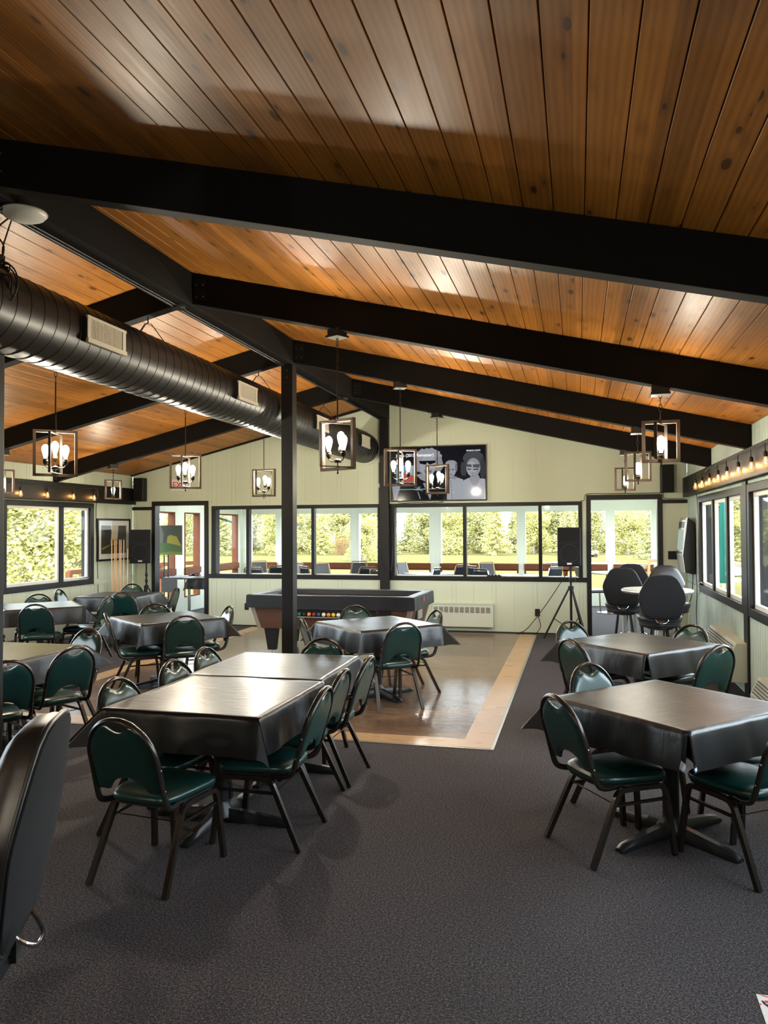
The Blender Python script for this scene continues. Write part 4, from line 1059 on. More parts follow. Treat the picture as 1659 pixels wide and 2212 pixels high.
# ------------------------------------------------------------------ heaters
def heater(label, loc, rz, L, h, d, style):
    t = thing('wall_heater', label, 'heater', loc, rz, 'wall convector heaters')
    bm = NB()
    if style == 'flat':
        box(bm, 0, L, -d, 0, 0, h); obj('casing', bm, M_['heater'], t, bevel=.006)
        bm = NB(); ng = 11
        for i in range(ng):
            x0 = .03 + i*(L-.06)/ng
            box(bm, x0, x0+(L-.06)/ng-.018, -d-.002, -d+.004, h*.62, h*.88)
        g = obj('grille_backing', bm, M_['dark'], t)
        bm = NB()
        for i in range(ng):
            x0 = .03 + i*(L-.06)/ng; w = (L-.06)/ng-.018
            for j in range(5): box(bm, x0, x0+w, -d-.004, -d-.001, h*(.63+.052*j), h*(.63+.052*j)+.008)
        obj('louvres', bm, M_['heater'], t)
        bm = NB(); box(bm, -.01, L+.01, -d-.012, 0, h, h+.014); obj('top_cap', bm, M_['heater'], t)
    else:       # sloping front grille with rows of slots
        pr = lambda x: [(x, 0, 0), (x, -d, 0), (x, -d, h*.58), (x, -d*.62, h), (x, 0, h)]
        loft(bm, [pr(0), pr(L)]); obj('casing', bm, M_['heater'], t, bevel=.004)
        bm = NB(); e = Vector((0, d*.38, h*.42)); nrm = Vector((0, -h*.42, d*.38)).normalized()
        nx = int(L/.045)
        for i in range(nx):
            for j in range(5):
                b = Vector((.03+i*(L-.06)/nx, -d, h*.58)) + e*(.12+.155*j) + nrm*.0012
                u = Vector((.028,0,0)); v = e*.085
                poly(bm, [b, b+u, b+u+v, b+v])
        obj('slots', bm, M_['dark'], t)
    return t
heater('low cream wall heater under the interior windows, right of the pool table', (-2.40, YF-.001, .095), 0, 1.03, .375, .10, 'flat')
heater('grey-cream wall heater with slotted sloping top beside the farther right-hand table', (XR-.001, 10.25, .15), R(-90), 1.6, .40, .20, 'slope')
heater('grey-cream wall heater with slotted sloping top at the right picture edge', (XR-.001, 7.62, .03), R(-90), 2.0, .37, .20, 'slope')
heater('slotted wall heater under the left window', (XL+.001, 8.3, .15), R(90), 2.0, .42, .16, 'slope')

# ------------------------------------------------------------------ wall-hung jukebox kiosk
t = thing('jukebox_kiosk', 'black and silver touchscreen jukebox hanging on the right wall by the doorway', 'jukebox', (XR, 12.52, 1.05), 0)
w = .34
prof = [(-.02,.0),(-.165,.03),(-.19,.28),(-.145,.80),(-.11,.845),(-.04,.78),(-.02,.70)]
bm = NB(); loft(bm, [[(x, -w, z) for x, z in prof], [(x, w, z) for x, z in prof]]); obj('body', bm, M_['plastic'], t, bevel=.012)
bm = NB(); loft(bm, [[(x, y, z) for x, z in ((-.172,.022),(-.200,.285),(-.188,.285),(-.160,.03))] for y in (-w-.004, w+.004)]); lp = obj('lower_panel', bm, M_['silver'], t, bevel=.003)
bm = NB(); loft(bm, [[(x, y, z) for x, z in ((-.200,.285),(-.155,.80),(-.125,.852),(-.115,.848),(-.188,.285))] for y in (-w-.004, w+.004)]); fp = obj('front_bezel', bm, M_['silver'], t, bevel=.003)
def kq(name, z0, z1, y0, y1, m):
    bm = NB(); f = lambda z: -.2035 + .045*(z-.285)/.515
    hexa(bm, [(f(z0)+d, y, z0) for d in (0, .004) for y in ()] or [(f(z0),y0,z0),(f(z0),y1,z0),(f(z0)+.006,y1,z0),(f(z0)+.006,y0,z0),(f(z1),y0,z1),(f(z1),y1,z1),(f(z1)+.006,y1,z1),(f(z1)+.006,y0,z1)])
    return obj(name, bm, m, fp)
kq('touch_screen', .36, .66, -w+.04, w-.04, mat('kiosk_screen', (.05,.07,.07), .1, emit=(.30,.40,.38), es=.6)); kq('upper_panel', .69, .78, -w+.04, w-.04, M_['plastic']); kq('lower_strip', .30, .335, -w+.04, w-.04, M_['plastic'])
bm = NB(); box(bm, -.02, 0, -.2, .2, .1, .7); obj('wall_mount', bm, M_['rubber'], t)
tag(obj('electrical_plate', (lambda b: (box(b, 1.40, 1.575, YF-.02, YF-.001, 1.24, 1.37), b)[1])(NB()), M_['black'], bevel=.003), 'black rectangular plate on the far wall beside the jukebox', 'wall plate')
def outlet(x, z, lab):
    t = thing('power_outlet', lab, 'outlet', (x, YF-.0, z)); bm = NB(); box(bm, -.04, .04, -.014, -.001, -.06, .06); obj('cover_plate', bm, M_['black'], t, bevel=.004)
    bm = NB(); box(bm, -.017, .017, -.017, -.013, .01, .042); box(bm, -.017, .017, -.017, -.013, -.042, -.01); obj('sockets', bm, M_['rubber'], t)
outlet(-.65, .35, 'black outlet left of the right speaker tripod'); outlet(-5.83, .35, 'black outlet on the far wall left of the pool table')
def cord(label, pts, r=.006, name='cord', m='rubber'):
    bm = NB(); tube(bm, smoothpath(pts, 6), r, 6); tag(obj(name, bm, M_[m], smooth=60), label, 'cord')
cord('black cord running down from the loudspeaker to a loop on the floor by the wall', [(-.10,12.72,1.15),(-.18,12.95,1.0),(-.42,13.0,.62),(-.66,13.03,.28),(-.85,13.03,.06),(-1.0,13.0,.012),(-.9,12.93,.012),(-.7,12.95,.012),(-.60,13.04,.12),(-.63,13.07,.26),(-.65,13.075,.32)])
cord('thin black cord along the floor left of the pool table', [(-5.3,13.05,.012),(-5.0,12.98,.012),(-4.8,12.85,.015),(-4.6,12.9,.015),(-4.45,12.7,.015)])
cord('black cable draped over the wall post beside the television', [(-3.33,13.07,2.9),(-3.335,13.075,2.4),(-3.335,13.06,1.9),(-3.30,12.985,1.25),(-3.2,12.98,1.0),(-3.1,12.99,1.1),(-3.09,13.06,1.6),(-3.12,13.07,2.15)])
cord('black cord over the right doorway trim', [(.06,13.07,2.19),(.12,13.06,2.2),(.16,13.055,2.295),(.5,13.055,2.297),(1.2,13.055,2.297),(1.33,13.055,2.29),(1.36,13.07,2.21),(1.66,13.07,2.205)], .005)
cord('black cord hanging below the jukebox', [(1.66,12.3,1.07),(1.655,12.3,.9),(1.64,12.35,.7),(1.58,12.5,.5),(1.5,12.7,.3),(1.45,12.8,.12),(1.35,12.9,.02)])
cord('thin dark cord on the right wall below the jukebox', [(1.665,12.0,1.07),(1.672,12.0,.8),(1.672,12.1,.5),(1.672,12.0,.2),(1.672,11.95,.05)], .005)
cord('black cord under the television', [(-3.0,13.07,2.2),(-2.9,13.06,2.19),(-2.7,13.065,2.195),(-2.4,13.06,2.19),(-2.2,13.07,2.2)], .005)
t = thing('power_strip', 'white cord bundle hanging beside the wall post left of the television', 'cord bundle', (-3.335, YF-.02, 2.50)); bm = NB(); ball(bm, (0,0,0), .035, (1,.5,1.2), 8); obj('plug', bm, M_['paper'], t, smooth=60)
# small box standing on the interior window sill
t = thing('remote_tray', 'small black tray of remotes on the sill of the right interior window', 'tray', (-1.36, YF-.0, .936)); bm = NB(); box(bm, -.12, .12, -.015, .04, 0, .022); obj('tray', bm, M_['plastic'], t)
for k in range(4): bm = NB(); box(bm, -.10+k*.053, -.06+k*.053, -.01, .035, .022, .034); obj('remote', bm, M_['rubber'], t)

# ------------------------------------------------------------------ pictures, cues, sign, paper
def pic(name, label, cat, loc, rz, w, h, fr, matw, art, bg, frm):
    t = thing(name, label, cat, loc, rz)
    bm = NB()
    if fr:
        for a in ((0, w, 0, fr), (0, w, h-fr, h), (0, fr, fr, h-fr), (w-fr, w, fr, h-fr)): box(bm, a[0], a[1], -.03, 0, a[2], a[3])
        obj('frame', bm, frm, t)
    bm = NB(); box(bm, fr, w-fr, -.012 if fr else -.025, -.0005, fr, h-fr); obj('mat_board' if fr else 'canvas', bm, bg, t)
    bm = NB(); ms = []
    x0, z0, W_, H_ = fr+matw, fr+matw, w-2*(fr+matw), h-2*(fr+matw); yb = -.0125 if fr else -.0255
    for k, (pts, c) in enumerate(art):
        m = flat('art_%03d_%03d_%03d' % tuple(int(v*255) for v in c), c)
        if m not in ms: ms.append(m)
        bm.faces.new([bm.verts.new((x0+u*W_, yb-.0002*k, z0+v*H_)) for u, v in pts]).material_index = ms.index(m)
    obj('picture', bm, ms, t)
    if fr:
        bm = NB(); box(bm, fr, w-fr, -.026, -.023, fr, h-fr); obj('glazing', bm, M_['glass'], t)
    return t
FULL = [(0,0),(1,0),(1,1),(0,1)]
pic('framed_picture', 'dark-framed landscape picture on the left wall behind the cue sticks', 'picture', (XL+.001, 11.95, 1.20), R(90), 1.03, .755, .035, .09,
    [(FULL, (.55,.50,.36)), ([(0,0),(1,0),(1,.28),(.6,.33),(.3,.30),(0,.36)], (.05,.05,.03)), ([(0,.28),(.36,.30),(.40,.75),(.38,1),(0,1)], (.03,.03,.025)), ([(.62,.28),(1,.25),(1,1),(.68,1),(.66,.7)], (.04,.04,.03)), ([(.36,.33),(.66,.33),(.62,.52),(.45,.50)], (.20,.17,.03)), ([(.05,.14),(.35,.30),(.30,.32),(.03,.2)], (.30,.27,.04))], M_['white'], M_['black'])
pic('golf_painting', 'unframed painting of a green golf course on metal posts in the left doorway', 'painting', (-8.02, 13.86, 1.255), R(-2), .50, .58, 0, 0,
    [(FULL, (.08,.09,.08)), ([(0,0),(1,0),(1,.33),(.7,.36),(.4,.42),(0,.40)], (.10,.17,.07)), ([(0,0),(1,0),(1,.10),(.5,.12),(0,.06)], (.22,.27,.06)), ([(.33,.41),(1,.30),(.88,.45),(.78,.62),(.5,.68),(.37,.62)], (.40,.36,.06)), ([(0,.4),(.16,.4),(.2,.7),(.06,1),(0,1)], (.17,.18,.17))], M_['plastic'], None)
for x in (-7.95, -7.86):
    bm = NB(); tube(bm, [(x, 13.90, .002), (x, 13.90, 1.3)], .014, 8); lathe(bm, [(.05,0),(.05,.01)], 12, (x, 13.90, .002)); tag(obj('support_pole', bm, M_['iron'], smooth=50), 'thin metal pole carrying the golf painting, %s one' % ('left' if x < -7.9 else 'right'), 'pole')
# sticks in a floor rack
cx, cy = -7.86, 12.18
for i in range(7):
    dx = -.10+.034*i + (.0 if i < 6 else .03); top = 1.58 if i not in (6,) else 1.42
    bm = NB(); lathe(bm, [(.0145,.03),(.0135,.5),(.0075,top-.03),(.006,top-.028),(.006,top)], 10); o = obj('cue_stick', bm, M_['cue'], smooth=50)
    o.location = (cx+dx*.8, cy+dx*.75+.02*(i % 2), .0); o.rotation_euler = (R(-.3+.2*(i % 3)), R(.3*(i-3)*.4), 0)
    tag(o, ['leftmost pale cue stick in the floor rack','second cue stick from the left in the floor rack','third cue stick from the left in the floor rack','middle cue stick in the floor rack','third cue stick from the right in the floor rack','second cue stick from the right in the floor rack','rightmost and shortest cue stick, beside the loudspeaker'][i], 'cue stick', 'cue sticks in the corner')
t = thing('cue_rack', 'low round floor rack holding the cue sticks', 'rack', (cx, cy, .001)); bm = NB(); lathe(bm, [(.2,0),(.2,.028)], 24); obj('base', bm, M_['wood'], t)
t = thing('wall_sign', 'small white EXIT sign with red letters behind a pendant on the far wall', 'sign', (-7.34, YF-.001, 2.485)); bm = NB(); box(bm, 0, .32, -.008, 0, 0, .20); bd = obj('board', bm, M_['paper'], t)
text('exit_lettering', 'EXIT', bd, (.022, -.0095, .045), .155, flat('exit_red', (.8,.03,.02)), bold=.002)
t = thing('printed_sheet', 'white printed sheet with red and black shapes on the carpet at the lower right corner', 'paper', (.632, 3.19, .0005), R(-1.5))
bm = NB(); box(bm, 0, .28, -.40, 0, 0, .002); sh = obj('sheet', bm, M_['paper'], t)
bm = NB(); poly(bm, [(.009,-.002,.0026),(.026,-.011,.0026),(.06,-.017,.0026),(.2,-.018,.0026),(.2,-.014,.0026),(.06,-.012,.0026)]); poly(bm, [(.019,-.046,.0026),(.024,-.036,.0026),(.09,-.036,.0026),(.09,-.05,.0026),(.026,-.052,.0026)]); poly(bm, [(.022,-.058,.0026),(.09,-.056,.0026),(.09,-.068,.0026),(.03,-.066,.0026)]); poly(bm, [(.0005,-.062,.0026),(.006,-.062,.0026),(.006,-.07,.0026),(.0005,-.07,.0026)]); obj('red_shapes', bm, M_['red'], sh)
bm = NB(); P = [(.010,-.040),(.018,-.040),(.022,-.055),(.034,-.072),(.06,-.084),(.1,-.088),(.1,-.096),(.05,-.092),(.026,-.078),(.014,-.060)]; poly(bm, [(x,y,.0027) for x, y in P]); obj('black_curve', bm, M_['black'], sh)
text('letter', 'C', sh, (.016, -.150, .0027), .075, M_['black'], rot=(0,0,0)); text('letter', 'F', sh, (.024, -.21, .0027), .07, M_['black'], rot=(0,0,0))
# ------------------------------------------------------------------ sunroom furniture
M_['sunpad'] = m_vinyl('navy_black_vinyl', (.012,.016,.024), .38, wr=.1)
M_['gold'] = mat('bronze_chair_frame', (.30,.20,.12), .35, .7)
def make_sunchair(label, fm):
    t = thing('stacking_chair', label, 'chair', group='square-backed sunroom chairs')
    bm = NB(); loft(bm, [[(x*k, y*k, z) for x, y in ((-.21,-.2),(.21,-.2),(.22,.22),(-.22,.22))] for z, k in ((.43,.96),(.445,1),(.475,1),(.49,.93))]); obj('seat', bm, M_['sunpad'], t, bevel=.012)
    y = lambda z: -.21 - .28*(z-.45)
    bm = NB(); hexa(bm, [(-.19,y(.56)-.018,.56),(.19,y(.56)-.018,.56),(.19,y(.56)+.022,.56),(-.19,y(.56)+.022,.56),(-.155,y(.955)-.015,.955),(.155,y(.955)-.015,.955),(.155,y(.955)+.018,.955),(-.155,y(.955)+.018,.955)]); obj('backrest', bm, M_['sunpad'], t, bevel=.012)
    bm = NB(); tube(bm, [(-.215,y(.44),.44),(-.175,y(.965),.965),(-.155,y(.985),.985),(.155,y(.985),.985),(.175,y(.965),.965),(.215,y(.44),.44)], .012, 4, square=True, up=(0,1,0)); obj('back_frame', bm, fm, t)
    for s in (-1, 1):
        bm = NB(); tube(bm, [(s*.215,-.20,.44),(s*.225,-.30,0)], .012, 4, square=True); obj('leg', bm, fm, t)
        bm = NB(); tube(bm, [(s*.215,.19,.44),(s*.22,.21,0)], .012, 4, square=True); obj('leg', bm, fm, t)
    return t
sc = []
def top1(x, y, fx, fy, lab, g=0):
    l = math.hypot(fx, fy); sc.append((x+.36*fx/l, y+.36*fy/l, fx, fy, lab, g))
where = 'in the sunroom'
top1(-7.45, 17.45, .5, -.85, 'stacking chair seen from the front behind the first sunroom table, left of the black post')
top1(-6.1, 16.65, -.75, -.65, 'stacking chair just left of the black post in the sunroom')
top1(-6.05, 15.15, -.65, .75, 'stacking chair turned aslant at the near side of the first sunroom table')
top1(-6.25, 14.35, -.15, 1, 'stacking chair nearest the first interior pane left of the post')
top1(-4.95, 17.5, .1, -1, 'stacking chair facing the hall beside the outer wall, behind the second sunroom table')
top1(-5.55, 16.5, .7, -.7, 'stacking chair just right of the black post at the second sunroom table')
top1(-5.4, 14.95, .65, .75, 'stacking chair at the near left of the second sunroom table')
top1(-4.05, 16.5, -.72, -.7, 'stacking chair before the right end of the left window bank')
top1(-4.05, 14.95, -.65, .75, 'stacking chair with its back to the hall at the second sunroom table')
top1(-3.6, 14.1, -.2, 1, 'stacking chair in the sunroom close beside the wall post')
top1(-3.95, 17.45, .85, -.5, 'tall-looking stacking chair at the left end of the right window bank')
top1(-3.85, 16.0, .7, .7, 'dark stacking chair with its back aslant at the left of the third sunroom table')
top1(-2.3, 16.05, -.68, .72, 'dark stacking chair left of the first mullion of the right window bank')
top1(-2.62, 14.8, -.95, .2, 'stacking chair seen edge-on under the first mullion of the right window bank', 1)
top1(-1.98, 17.35, .55, -.83, 'pale-backed stacking chair behind the fourth sunroom table')
top1(-2.05, 15.55, .75, .65, 'dark stacking chair at the left of the fourth sunroom table')
top1(-1.75, 14.4, .6, .8, 'chrome stacking chair near the middle of the right window bank', 1)
top1(-.42, 17.05, -.75, -.65, 'dark stacking chair behind the second mullion of the right window bank')
top1(-.40, 15.5, -.75, .65, 'chrome stacking chair left of the right loudspeaker', 1)
top1(-.02, 16.3, .9, .3, 'brass-legged stacking chair seen through the right doorway')
ch0 = make_sunchair(sc[0][4], M_['gold']); ch1 = None
ch0.location = (sc[0][0], sc[0][1], .001); ch0.rotation_euler = (0,0,head(sc[0][2], sc[0][3]))
for x, y, fx, fy, lab, g in sc[1:]:
    if g and ch1 is None:
        ch1 = make_sunchair(lab, M_['chrome']); ch1.location = (x, y, .001); ch1.rotation_euler = (0,0,head(fx, fy)); continue
    dup(ch1 if g else ch0, (x, y, .001), head(fx, fy), lab)
for x, y, rz, lt, lc in ((-6.75, 15.9, .5, 'pedestal table of the first sunroom group, left of the black post', 'dark cloth on the first sunroom table, left of the black post'),
        (-4.75, 15.75, .78, 'pedestal table of the second sunroom group, behind the left window bank', 'dark cloth on the second sunroom table, behind the left window bank'),
        (-3.05, 16.8, .78, 'pedestal table of the third sunroom group, behind the left pane of the right bank', 'dark cloth on the third sunroom table, behind the left pane of the right bank'),
        (-1.22, 16.3, .78, 'pedestal table of the fourth sunroom group, behind the middle of the right bank', 'dark cloth on the fourth sunroom table, behind the middle of the right bank')):
    dup(tb0, (x, y, .001), rz, lt); cloth(lc, x, y, rz, .5, .5, .2, (.6,.6,.6,.6), int(x*10)+200, .01)
t = thing('round_table', 'small round pale table just inside the right doorway', 'table', (.62, 16.6, 0))
bm = NB(); lathe(bm, [(.36,.80),(.38,.81),(.38,.835),(.36,.84)], 36); obj('tabletop', bm, M_['heater'], t, smooth=40); bm = NB(); lathe(bm, [(.25,0),(.25,.012),(.05,.04),(.035,.06),(.035,.8)], 20); obj('pedestal', bm, M_['iron'], t, smooth=40)
t = thing('side_table', 'table with chrome column and dark cloth in the left doorway', 'table', (-7.36, 14.15, 0))
bm = NB(); box(bm, -.62, .45, -.32, .32, .775, .80); obj('tabletop', bm, M_['tabletop'], t)
for x in (-.18, .36):
    bm = NB(); lathe(bm, [(.2,0),(.2,.012),(.06,.03),(.032,.05),(.032,.775)], 20, (x,0,0)); obj('column', bm, M_['chrome'], t, smooth=40)
bm = cloth_mesh(.27, .325, .22, (.5,.3,.3,.5), 77); o = obj('tablecloth', bm, M_['cloth'], smooth=180); o.location = (-7.13, 14.15, .05); tag(o, 'dark cloth hanging from the right half of the table in the left doorway', 'tablecloth')
bm = NB(); loft(bm, [[(-.30,-.34,.81),(.02,-.34,.81),(.02,.34,.81),(-.30,.34,.81)], [(-.31,-.345,.80),(.03,-.345,.80),(.03,.345,.80),(-.31,.345,.80)]]); box(bm, -.31, .03, -.347, -.343, .52, .81); o = obj('tablecloth', bm, flat('grey_cloth', (.16,.17,.21))); o.location = (-7.64, 14.15, 0.002); tag(o, 'grey-blue cloth hanging from the left half of the table in the left doorway', 'tablecloth')
t = thing('sunglasses_pile', 'small heap of things on the table in the left doorway', 'clutter', (-7.38, 14.1, .83)); bm = NB(); box(bm, -.12, .10, -.05, .05, 0, .02); ball(bm, (-.05,0,.03), .03, (1.6,1,.6), 8); obj('bundle', bm, M_['plastic'], t)
t['category'] = 'clutter'; t.name = 'table_clutter'
def frame_thing(label, x, y):
    t = thing('high_chair', label, 'high chair', (x, y, .001)); m = M_['cue']
    for s in (-1, 1):
        for f in (-1, 1):
            bm = NB(); tube(bm, [(s*.15, f*.22, 0), (s*.13, f*.04, 1.12)], .022, 4, square=True); obj('leg', bm, m, t)
    bm = NB(); box(bm, -.15, .15, -.12, .12, .62, .64); obj('seat', bm, m, t); bm = NB(); box(bm, -.14, .14, -.06, .06, 1.06, 1.12); box(bm, -.30, -.13, -.03, .03, .93, 1.0); obj('rail', bm, m, t)
frame_thing('pale wooden high chair at the right edge of the right doorway', 1.50, 16.2)

for x in (-6.5, -3.2, .1):  # unseen fixtures added to brighten the sunroom walls
    t = thing('added_ceiling_light', 'round white ceiling light added unseen to brighten the sunroom, %s' % {-6.5: 'left', -3.2: 'middle', .1: 'right'}[x], 'ceiling light', (x, 15.4, 2.449), 0, 'added sunroom ceiling lights')
    bm = NB(); lathe(bm, [(.17,0),(.17,-.02),(.15,-.03)], 30); obj('rim', bm, M_['heater'], t)
    bm = NB(); lathe(bm, [(.15,-.03),(.12,-.06),(.05,-.075),(.001,-.078)], 30); obj('diffuser', bm, M_['bulb'], t, smooth=60)
    l = bpy.data.lights.new('bulb_light', 'POINT'); l.energy = 60; l.color = (.93,.98,1); l.shadow_soft_size = .08
    o = bpy.data.objects.new('bulb_light', l); C.objects.link(o); o.parent = t; o.location = (0,0,-.16)
# ------------------------------------------------------------------ outdoors
M_['lawn'] = m_noisy('lawn_grass', (.098,.088,.034), 1., .3, .25, .4, 6, spec=0)
bm = NB(); ys = [-60, 13.0, 18.2, 26, 50, 90, 130, 200, 400]; zs = [-.35,-.35,-.35,-.5,-.9,-1.6,-2.3,-3.2,-6]; xs = [-300,-120,-60,-30,-8.4,2.0,20,50,120,300]
V = [[bm.verts.new((x, y, z - .0 + (.0 if abs(x) < 60 else -.4))) for x in xs] for y, z in zip(ys, zs)]
for j in range(len(ys)-1):
    for i in range(len(xs)-1): bm.faces.new((V[j][i], V[j][i+1], V[j+1][i+1], V[j+1][i]))
struct('ground', bm, M_['lawn'], 'sunlit golf course lawn')
def gz(y): 
    for (a, za), (b, zb) in zip(zip(ys, zs), zip(ys[1:], zs[1:])):
        if a <= y <= b: return za + (zb-za)*(y-a)/(b-a)
    return -6
bm = NB(); P = [(4,38),(9,44),(14,52),(10,60),(3,66),(-2,70),(-2.8,66),(3,60),(6.5,54),(5,47),(2,40)]; poly(bm, [(x, y, gz(y)+.05) for x, y in P]); struct('path', bm, flat('pale_path', (.3,.28,.24)), 'pale winding path on the lawn')
def m_leaf(name, c0, c1):
    m = mat(name, c0, .9, spec=.0); t = NT(m); oi = t.n('ShaderNodeObjectInfo'); n = t.noise(t.coords(), .9, 3, .6); n2 = t.noise(t.coords(), 5., 2)
    t.color(t.mix(t.math('ADD', t.math('MULTIPLY', n, .8), t.math('MULTIPLY', n2, .25)), c0, c1))
    t.b.inputs['Subsurface Weight'].default_value = 0; return m
LV = [m_leaf('leaf_yellow_green', (.21,.20,.055), (.60,.56,.22)), m_leaf('leaf_grey_green', (.17,.17,.07), (.46,.44,.19)), m_leaf('leaf_rusty', (.13,.065,.035), (.30,.21,.09))]
M_['bark'] = m_noisy('pale_bark', (.30,.24,.20), .9, .3, 3, .3, 10)
def tree_mesh(seed, h, w, kind, fine=1.):
    r = random.Random(seed); bm = NB(); lf = NB()
    tube(bm, smoothpath([(0,0,-.3),(r.uniform(-.1,.1),0,h*.3),(r.uniform(-.2,.2),0,h*.6),(0,0,h*.92)], 3), .03*h, 7)
    def leafcard(p, s):
        a, b = r.uniform(0, 6.28), r.uniform(-.9, .9); u = Vector((math.cos(a), math.sin(a), b*.4))*s; v = Vector((-math.sin(a)*b, math.cos(a)*b, 1-abs(b)*.5))*s*.6
        lf.faces.new([lf.verts.new(p+u*q[0]+v*q[1]) for q in ((-1,-.3),(.2,-1),(1,.3),(-.2,1))])
    if kind == 'fir':
        N = 64
        for i in range(N):
            f = i/N; z = h*(.05+.92*f); L = w*(1-f)**.8*(.75+.4*r.random()); a = i*2.4
            d = Vector((math.cos(a), math.sin(a), 0)); e = Vector((0,0,z)) + d*L + Vector((0,0,-.06*L))
            tube(bm, [(0,0,z), e], .012*h*.4, 4)
            for j in range(int((34*(1-f)+14)*fine**1.6)):
                q = r.random()**.7; p = Vector((0,0,z)) + d*L*q + Vector((r.gauss(0,.12),r.gauss(0,.12),r.gauss(-.02,.07)))*w*(.35+.6*q)
                leafcard(p, h*.034/fine*(.7+.7*r.random()))
    else:
        cl = [(Vector((r.uniform(-.62,.62)*w*(1-.55*abs(zf-.45)), r.uniform(-.62,.62)*w, h*zf)), w*(.26+.20*r.random())) for zf in [.10+.86*r.random() for _ in range(40)]]
        for c, R0 in cl:
            tube(bm, [(0,0,max(.1,c.z-.5*w)), c], .010*h*.5, 4)
            for j in range(int(110*fine**1.6)):
                d = Vector((r.gauss(0,1), r.gauss(0,1), r.gauss(0,.8))).normalized()*R0*(.55+.5*r.random())
                leafcard(c+d, h*.036/fine*(.6+.8*r.random()))
    return bm, lf
protos = []
def make_tree(kind, leaf, seed, h, w, name):
    t = thing(name, '', 'tree'); bm, lf = tree_mesh(seed, h, w, kind, 3.6 if seed > 5 else 2.0)
    obj('trunk', bm, M_['bark'], t); o = obj('foliage', lf, LV[leaf], t); return t
KD = [('pine_tree','fir',0,1,8.,2.6),('leafy_tree','round',0,2,8.,3.3),('leafy_tree','round',1,3,8.,3.4),('pine_tree','fir',1,4,8.,3.1),('shrub','round',2,5,2.6,2.6),('leafy_tree','round',0,6,8.,3.3),('pine_tree','fir',0,7,8.,3.2)]
for nm, k, lf, sd, h, w in KD: protos.append(make_tree(k, lf, sd, h, w, nm))
used = [False]*len(KD)
def place_tree(k, x, y, s, rz, label, grp):
    t = protos[k]
    if used[k]: t = dup(t, (x,y,gz(y)-.05), rz, label)
    used[k] = True
    t.location = (x, y, gz(y)-.05); t.rotation_euler = (0,0,rz); t.scale = (s,s,s*.98); t['label'] = label; t['group'] = grp
rt = random.Random(11)
row = []
for i in range(22):
    x = -66 + i*4. + rt.uniform(-.8,.8)
    row.append((x, 104 + (i % 2)*9 + rt.uniform(-2,2) + (6 if i > 17 else 0), (1,2,0,1,3,2)[i % 6], .86*rt.uniform(.9,1.12)))
row2 = [(-68 + i*4.1 + rt.uniform(-.6,.6), 128 + rt.uniform(-3,3), (2,5,3,1)[i % 4] if False else (2,1,3,1)[i % 4], .98*rt.uniform(.85,1.12)) for i in range(22)]
wn = ['yellow-green','bright','grey-green','sunlit']
kinds = {0:'pointed yellow-green conifer', 1:'rounded yellow-green tree', 2:'rounded grey-green tree', 3:'pointed grey-green conifer'}
ords = ['first','second','third','fourth','fifth','sixth','seventh','eighth','ninth','tenth','eleventh','twelfth','thirteenth','fourteenth','fifteenth','sixteenth','seventeenth','eighteenth','nineteenth','twentieth','twenty-first','last']
for i, (x, y, k, s) in enumerate(row):
    place_tree(k, x, y, s, rt.uniform(0,6), '%s, %s from the left in the row across the lawn' % (kinds[k], ords[i]), 'trees across the lawn')
for i, (x, y, k, s) in enumerate(row2):
    place_tree(k, x, y, s, rt.uniform(0,6), '%s, %s from the left in the back row of trees' % (kinds[k], ords[i]), 'trees in the back row')
for x, y, k, s, rz, lab in ((7.2, 82, 3, .62, 1., 'broad pale conifer standing alone on the lawn, seen through the right doorway'), (-19.5, 70, 1, .5, 2., 'large tree with a pale trunk seen through the middle of the right window bank'),
        (-30.5, 100, 4, .8, 0, 'rust-tinged shrub at the foot of the trees, left pane of the right bank'), (10.3, 62, 2, .9, .5, 'grey-green tree beyond the closed umbrella, right-hand windows'), (13.2, 60, 5, .85, 2.5, 'yellow-green tree in the last light of the far right window'), (17.5, 62, 5, .95, 1.5, 'yellow-green tree in the window at the right picture edge'), (14, 95, 2, .8, 1.5, 'distant grey-green tree at the right of the lawn'),
        (-19.3, 24, 5, .95, .7, 'tall yellow-green tree filling the left hall window'), (-21.0, 29.5, 6, .80, 1.9, 'yellowish conifer in the narrow light of the left hall window'), (-26, 30, 5, .98, 3., 'tree behind the first one in the left hall window'), (-27, 38, 5, .8, 4., 'yellow-green tree outside the left doorway windows'),
        (-33, 52, 1, .85, 5., 'leafy tree seen past the downspout of the sunroom'), (-24.5, 33, 4, .8, 1., 'low shrub at the foot of the tree in the left hall window')):
    place_tree(k, x, y, s, rz, lab, 'single trees near the clubhouse')
# porch bits seen through the windows
t = thing('downspout', 'teal-grey downspout pipe outside the left sunroom window', 'downspout', (-8.42, 17.85, 0)); bm = NB(); tube(bm, smoothpath([(-.0,.35,-.3),(0,.35,1.6),(0,.33,1.82),(0,.1,1.95),(0,-1.4,2.12)], 5), .035, 8); obj('pipe', bm, M_['pipe'], t, smooth=60)
def rail(label, pts, m):
    t = thing('deck_rail', label, 'railing', (0,0,0)); bm = NB()
    for a, b in zip(pts, pts[1:]): tube(bm, [(*a, .93), (*b, .93)], .045, 4, square=True); tube(bm, [(*a, .12), (*b, .12)], .03, 4, square=True)
    obj('handrail', bm, m, t)
    for a in pts: bm = NB(); box(bm, a[0]-.05, a[0]+.05, a[1]-.05, a[1]+.05, -.34, .95); obj('post', bm, m, t)
rail('red-brown deck rail outside the right windows', [(3.4,5),(3.4,8),(3.4,11),(3.4,14),(3.4,17),(3.4,21)], flat('redwood', (.35,.12,.07)))
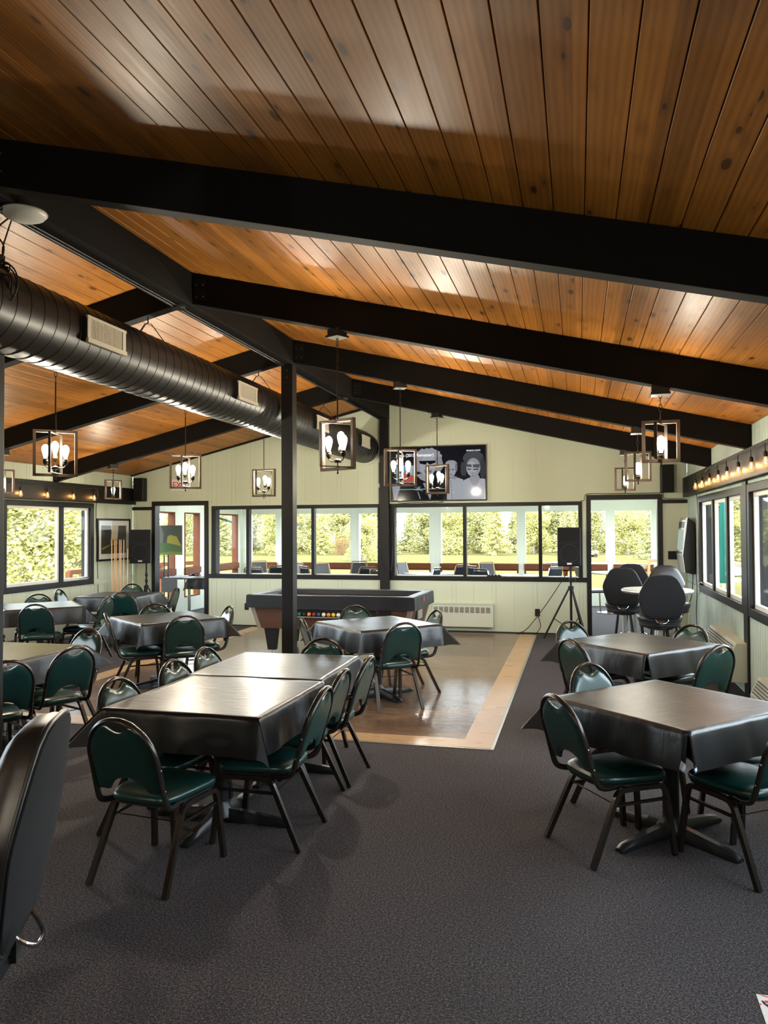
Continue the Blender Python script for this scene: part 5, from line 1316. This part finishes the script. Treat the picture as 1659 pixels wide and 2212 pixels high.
rail('brown deck rail outside the left sunroom windows', [(-9.6,13.2),(-9.6,15),(-9.6,16.6),(-9.0,18.2)], M_['brown'])
bm = NB(); box(bm, XR+.25, 3.6, 3, 21.3, -.20, -.04); struct('deck', bm, flat('deck_boards', (.30,.24,.20)), 'wooden deck outside the right windows')
t = thing('patio_umbrella', 'closed teal patio umbrella outside the right windows', 'umbrella', (2.62, 15.5, -.04))
bm = NB(); tube(bm, [(0,0,0),(0,0,2.35)], .02, 8); obj('pole', bm, M_['white'], t)
bm = NB(); loft(bm, [[(r*(1+.18*math.cos(5*a))*math.cos(a), r*(1+.18*math.cos(5*a))*math.sin(a), z) for a in [2*PI*i/30 for i in range(30)]] for r, z in ((.06,.75),(.085,.8),(.085,1.2),(.075,1.7),(.055,2.1),(.025,2.3))]); obj('canopy', bm, M_['teal'], t, smooth=60)
bm = NB(); lathe(bm, [(.25,0),(.25,.06),(.05,.10)], 20); obj('base', bm, M_['iron'], t)
t = thing('patio_table', 'small white patio table on the deck outside the right windows', 'table', (2.95, 16.9, -.04)); bm = NB(); lathe(bm, [(.3,.70),(.32,.72),(.3,.74)], 24); obj('tabletop', bm, M_['paper'], t); bm = NB(); lathe(bm, [(.18,0),(.18,.02),(.03,.05),(.03,.7)], 12); obj('pedestal', bm, M_['paper'], t)
t = thing('golf_cart', 'small reddish-roofed cart parked far out on the lawn', 'cart', (1.2, 92, gz(92)), .3)
bm = NB(); box(bm, -1.1, 1.1, -.55, .55, .25, .75); box(bm, -1.1,-.2,-.55,.55,.75,1.0); obj('body', bm, flat('cart_red', (.55,.14,.08)), t, bevel=.08)
bm = NB(); box(bm, -1.0, .9, -.55, .55, 1.75, 1.85); obj('roof', bm, flat('cart_red', (.55,.14,.08)), t)
for x in (-.95,.85):
    for y in (-.5,.5): bm = NB(); tube(bm, [(x,y,.7),(x,y,1.76)], .025, 5); obj('roof_post', bm, M_['iron'], t)
for x in (-.7,.7):
    for y in (-.52,.52): bm = NB(); tube(bm, [(x,y-.06,.22),(x,y+.06,.22)], .22, 14); obj('wheel', bm, M_['rubber'], t)
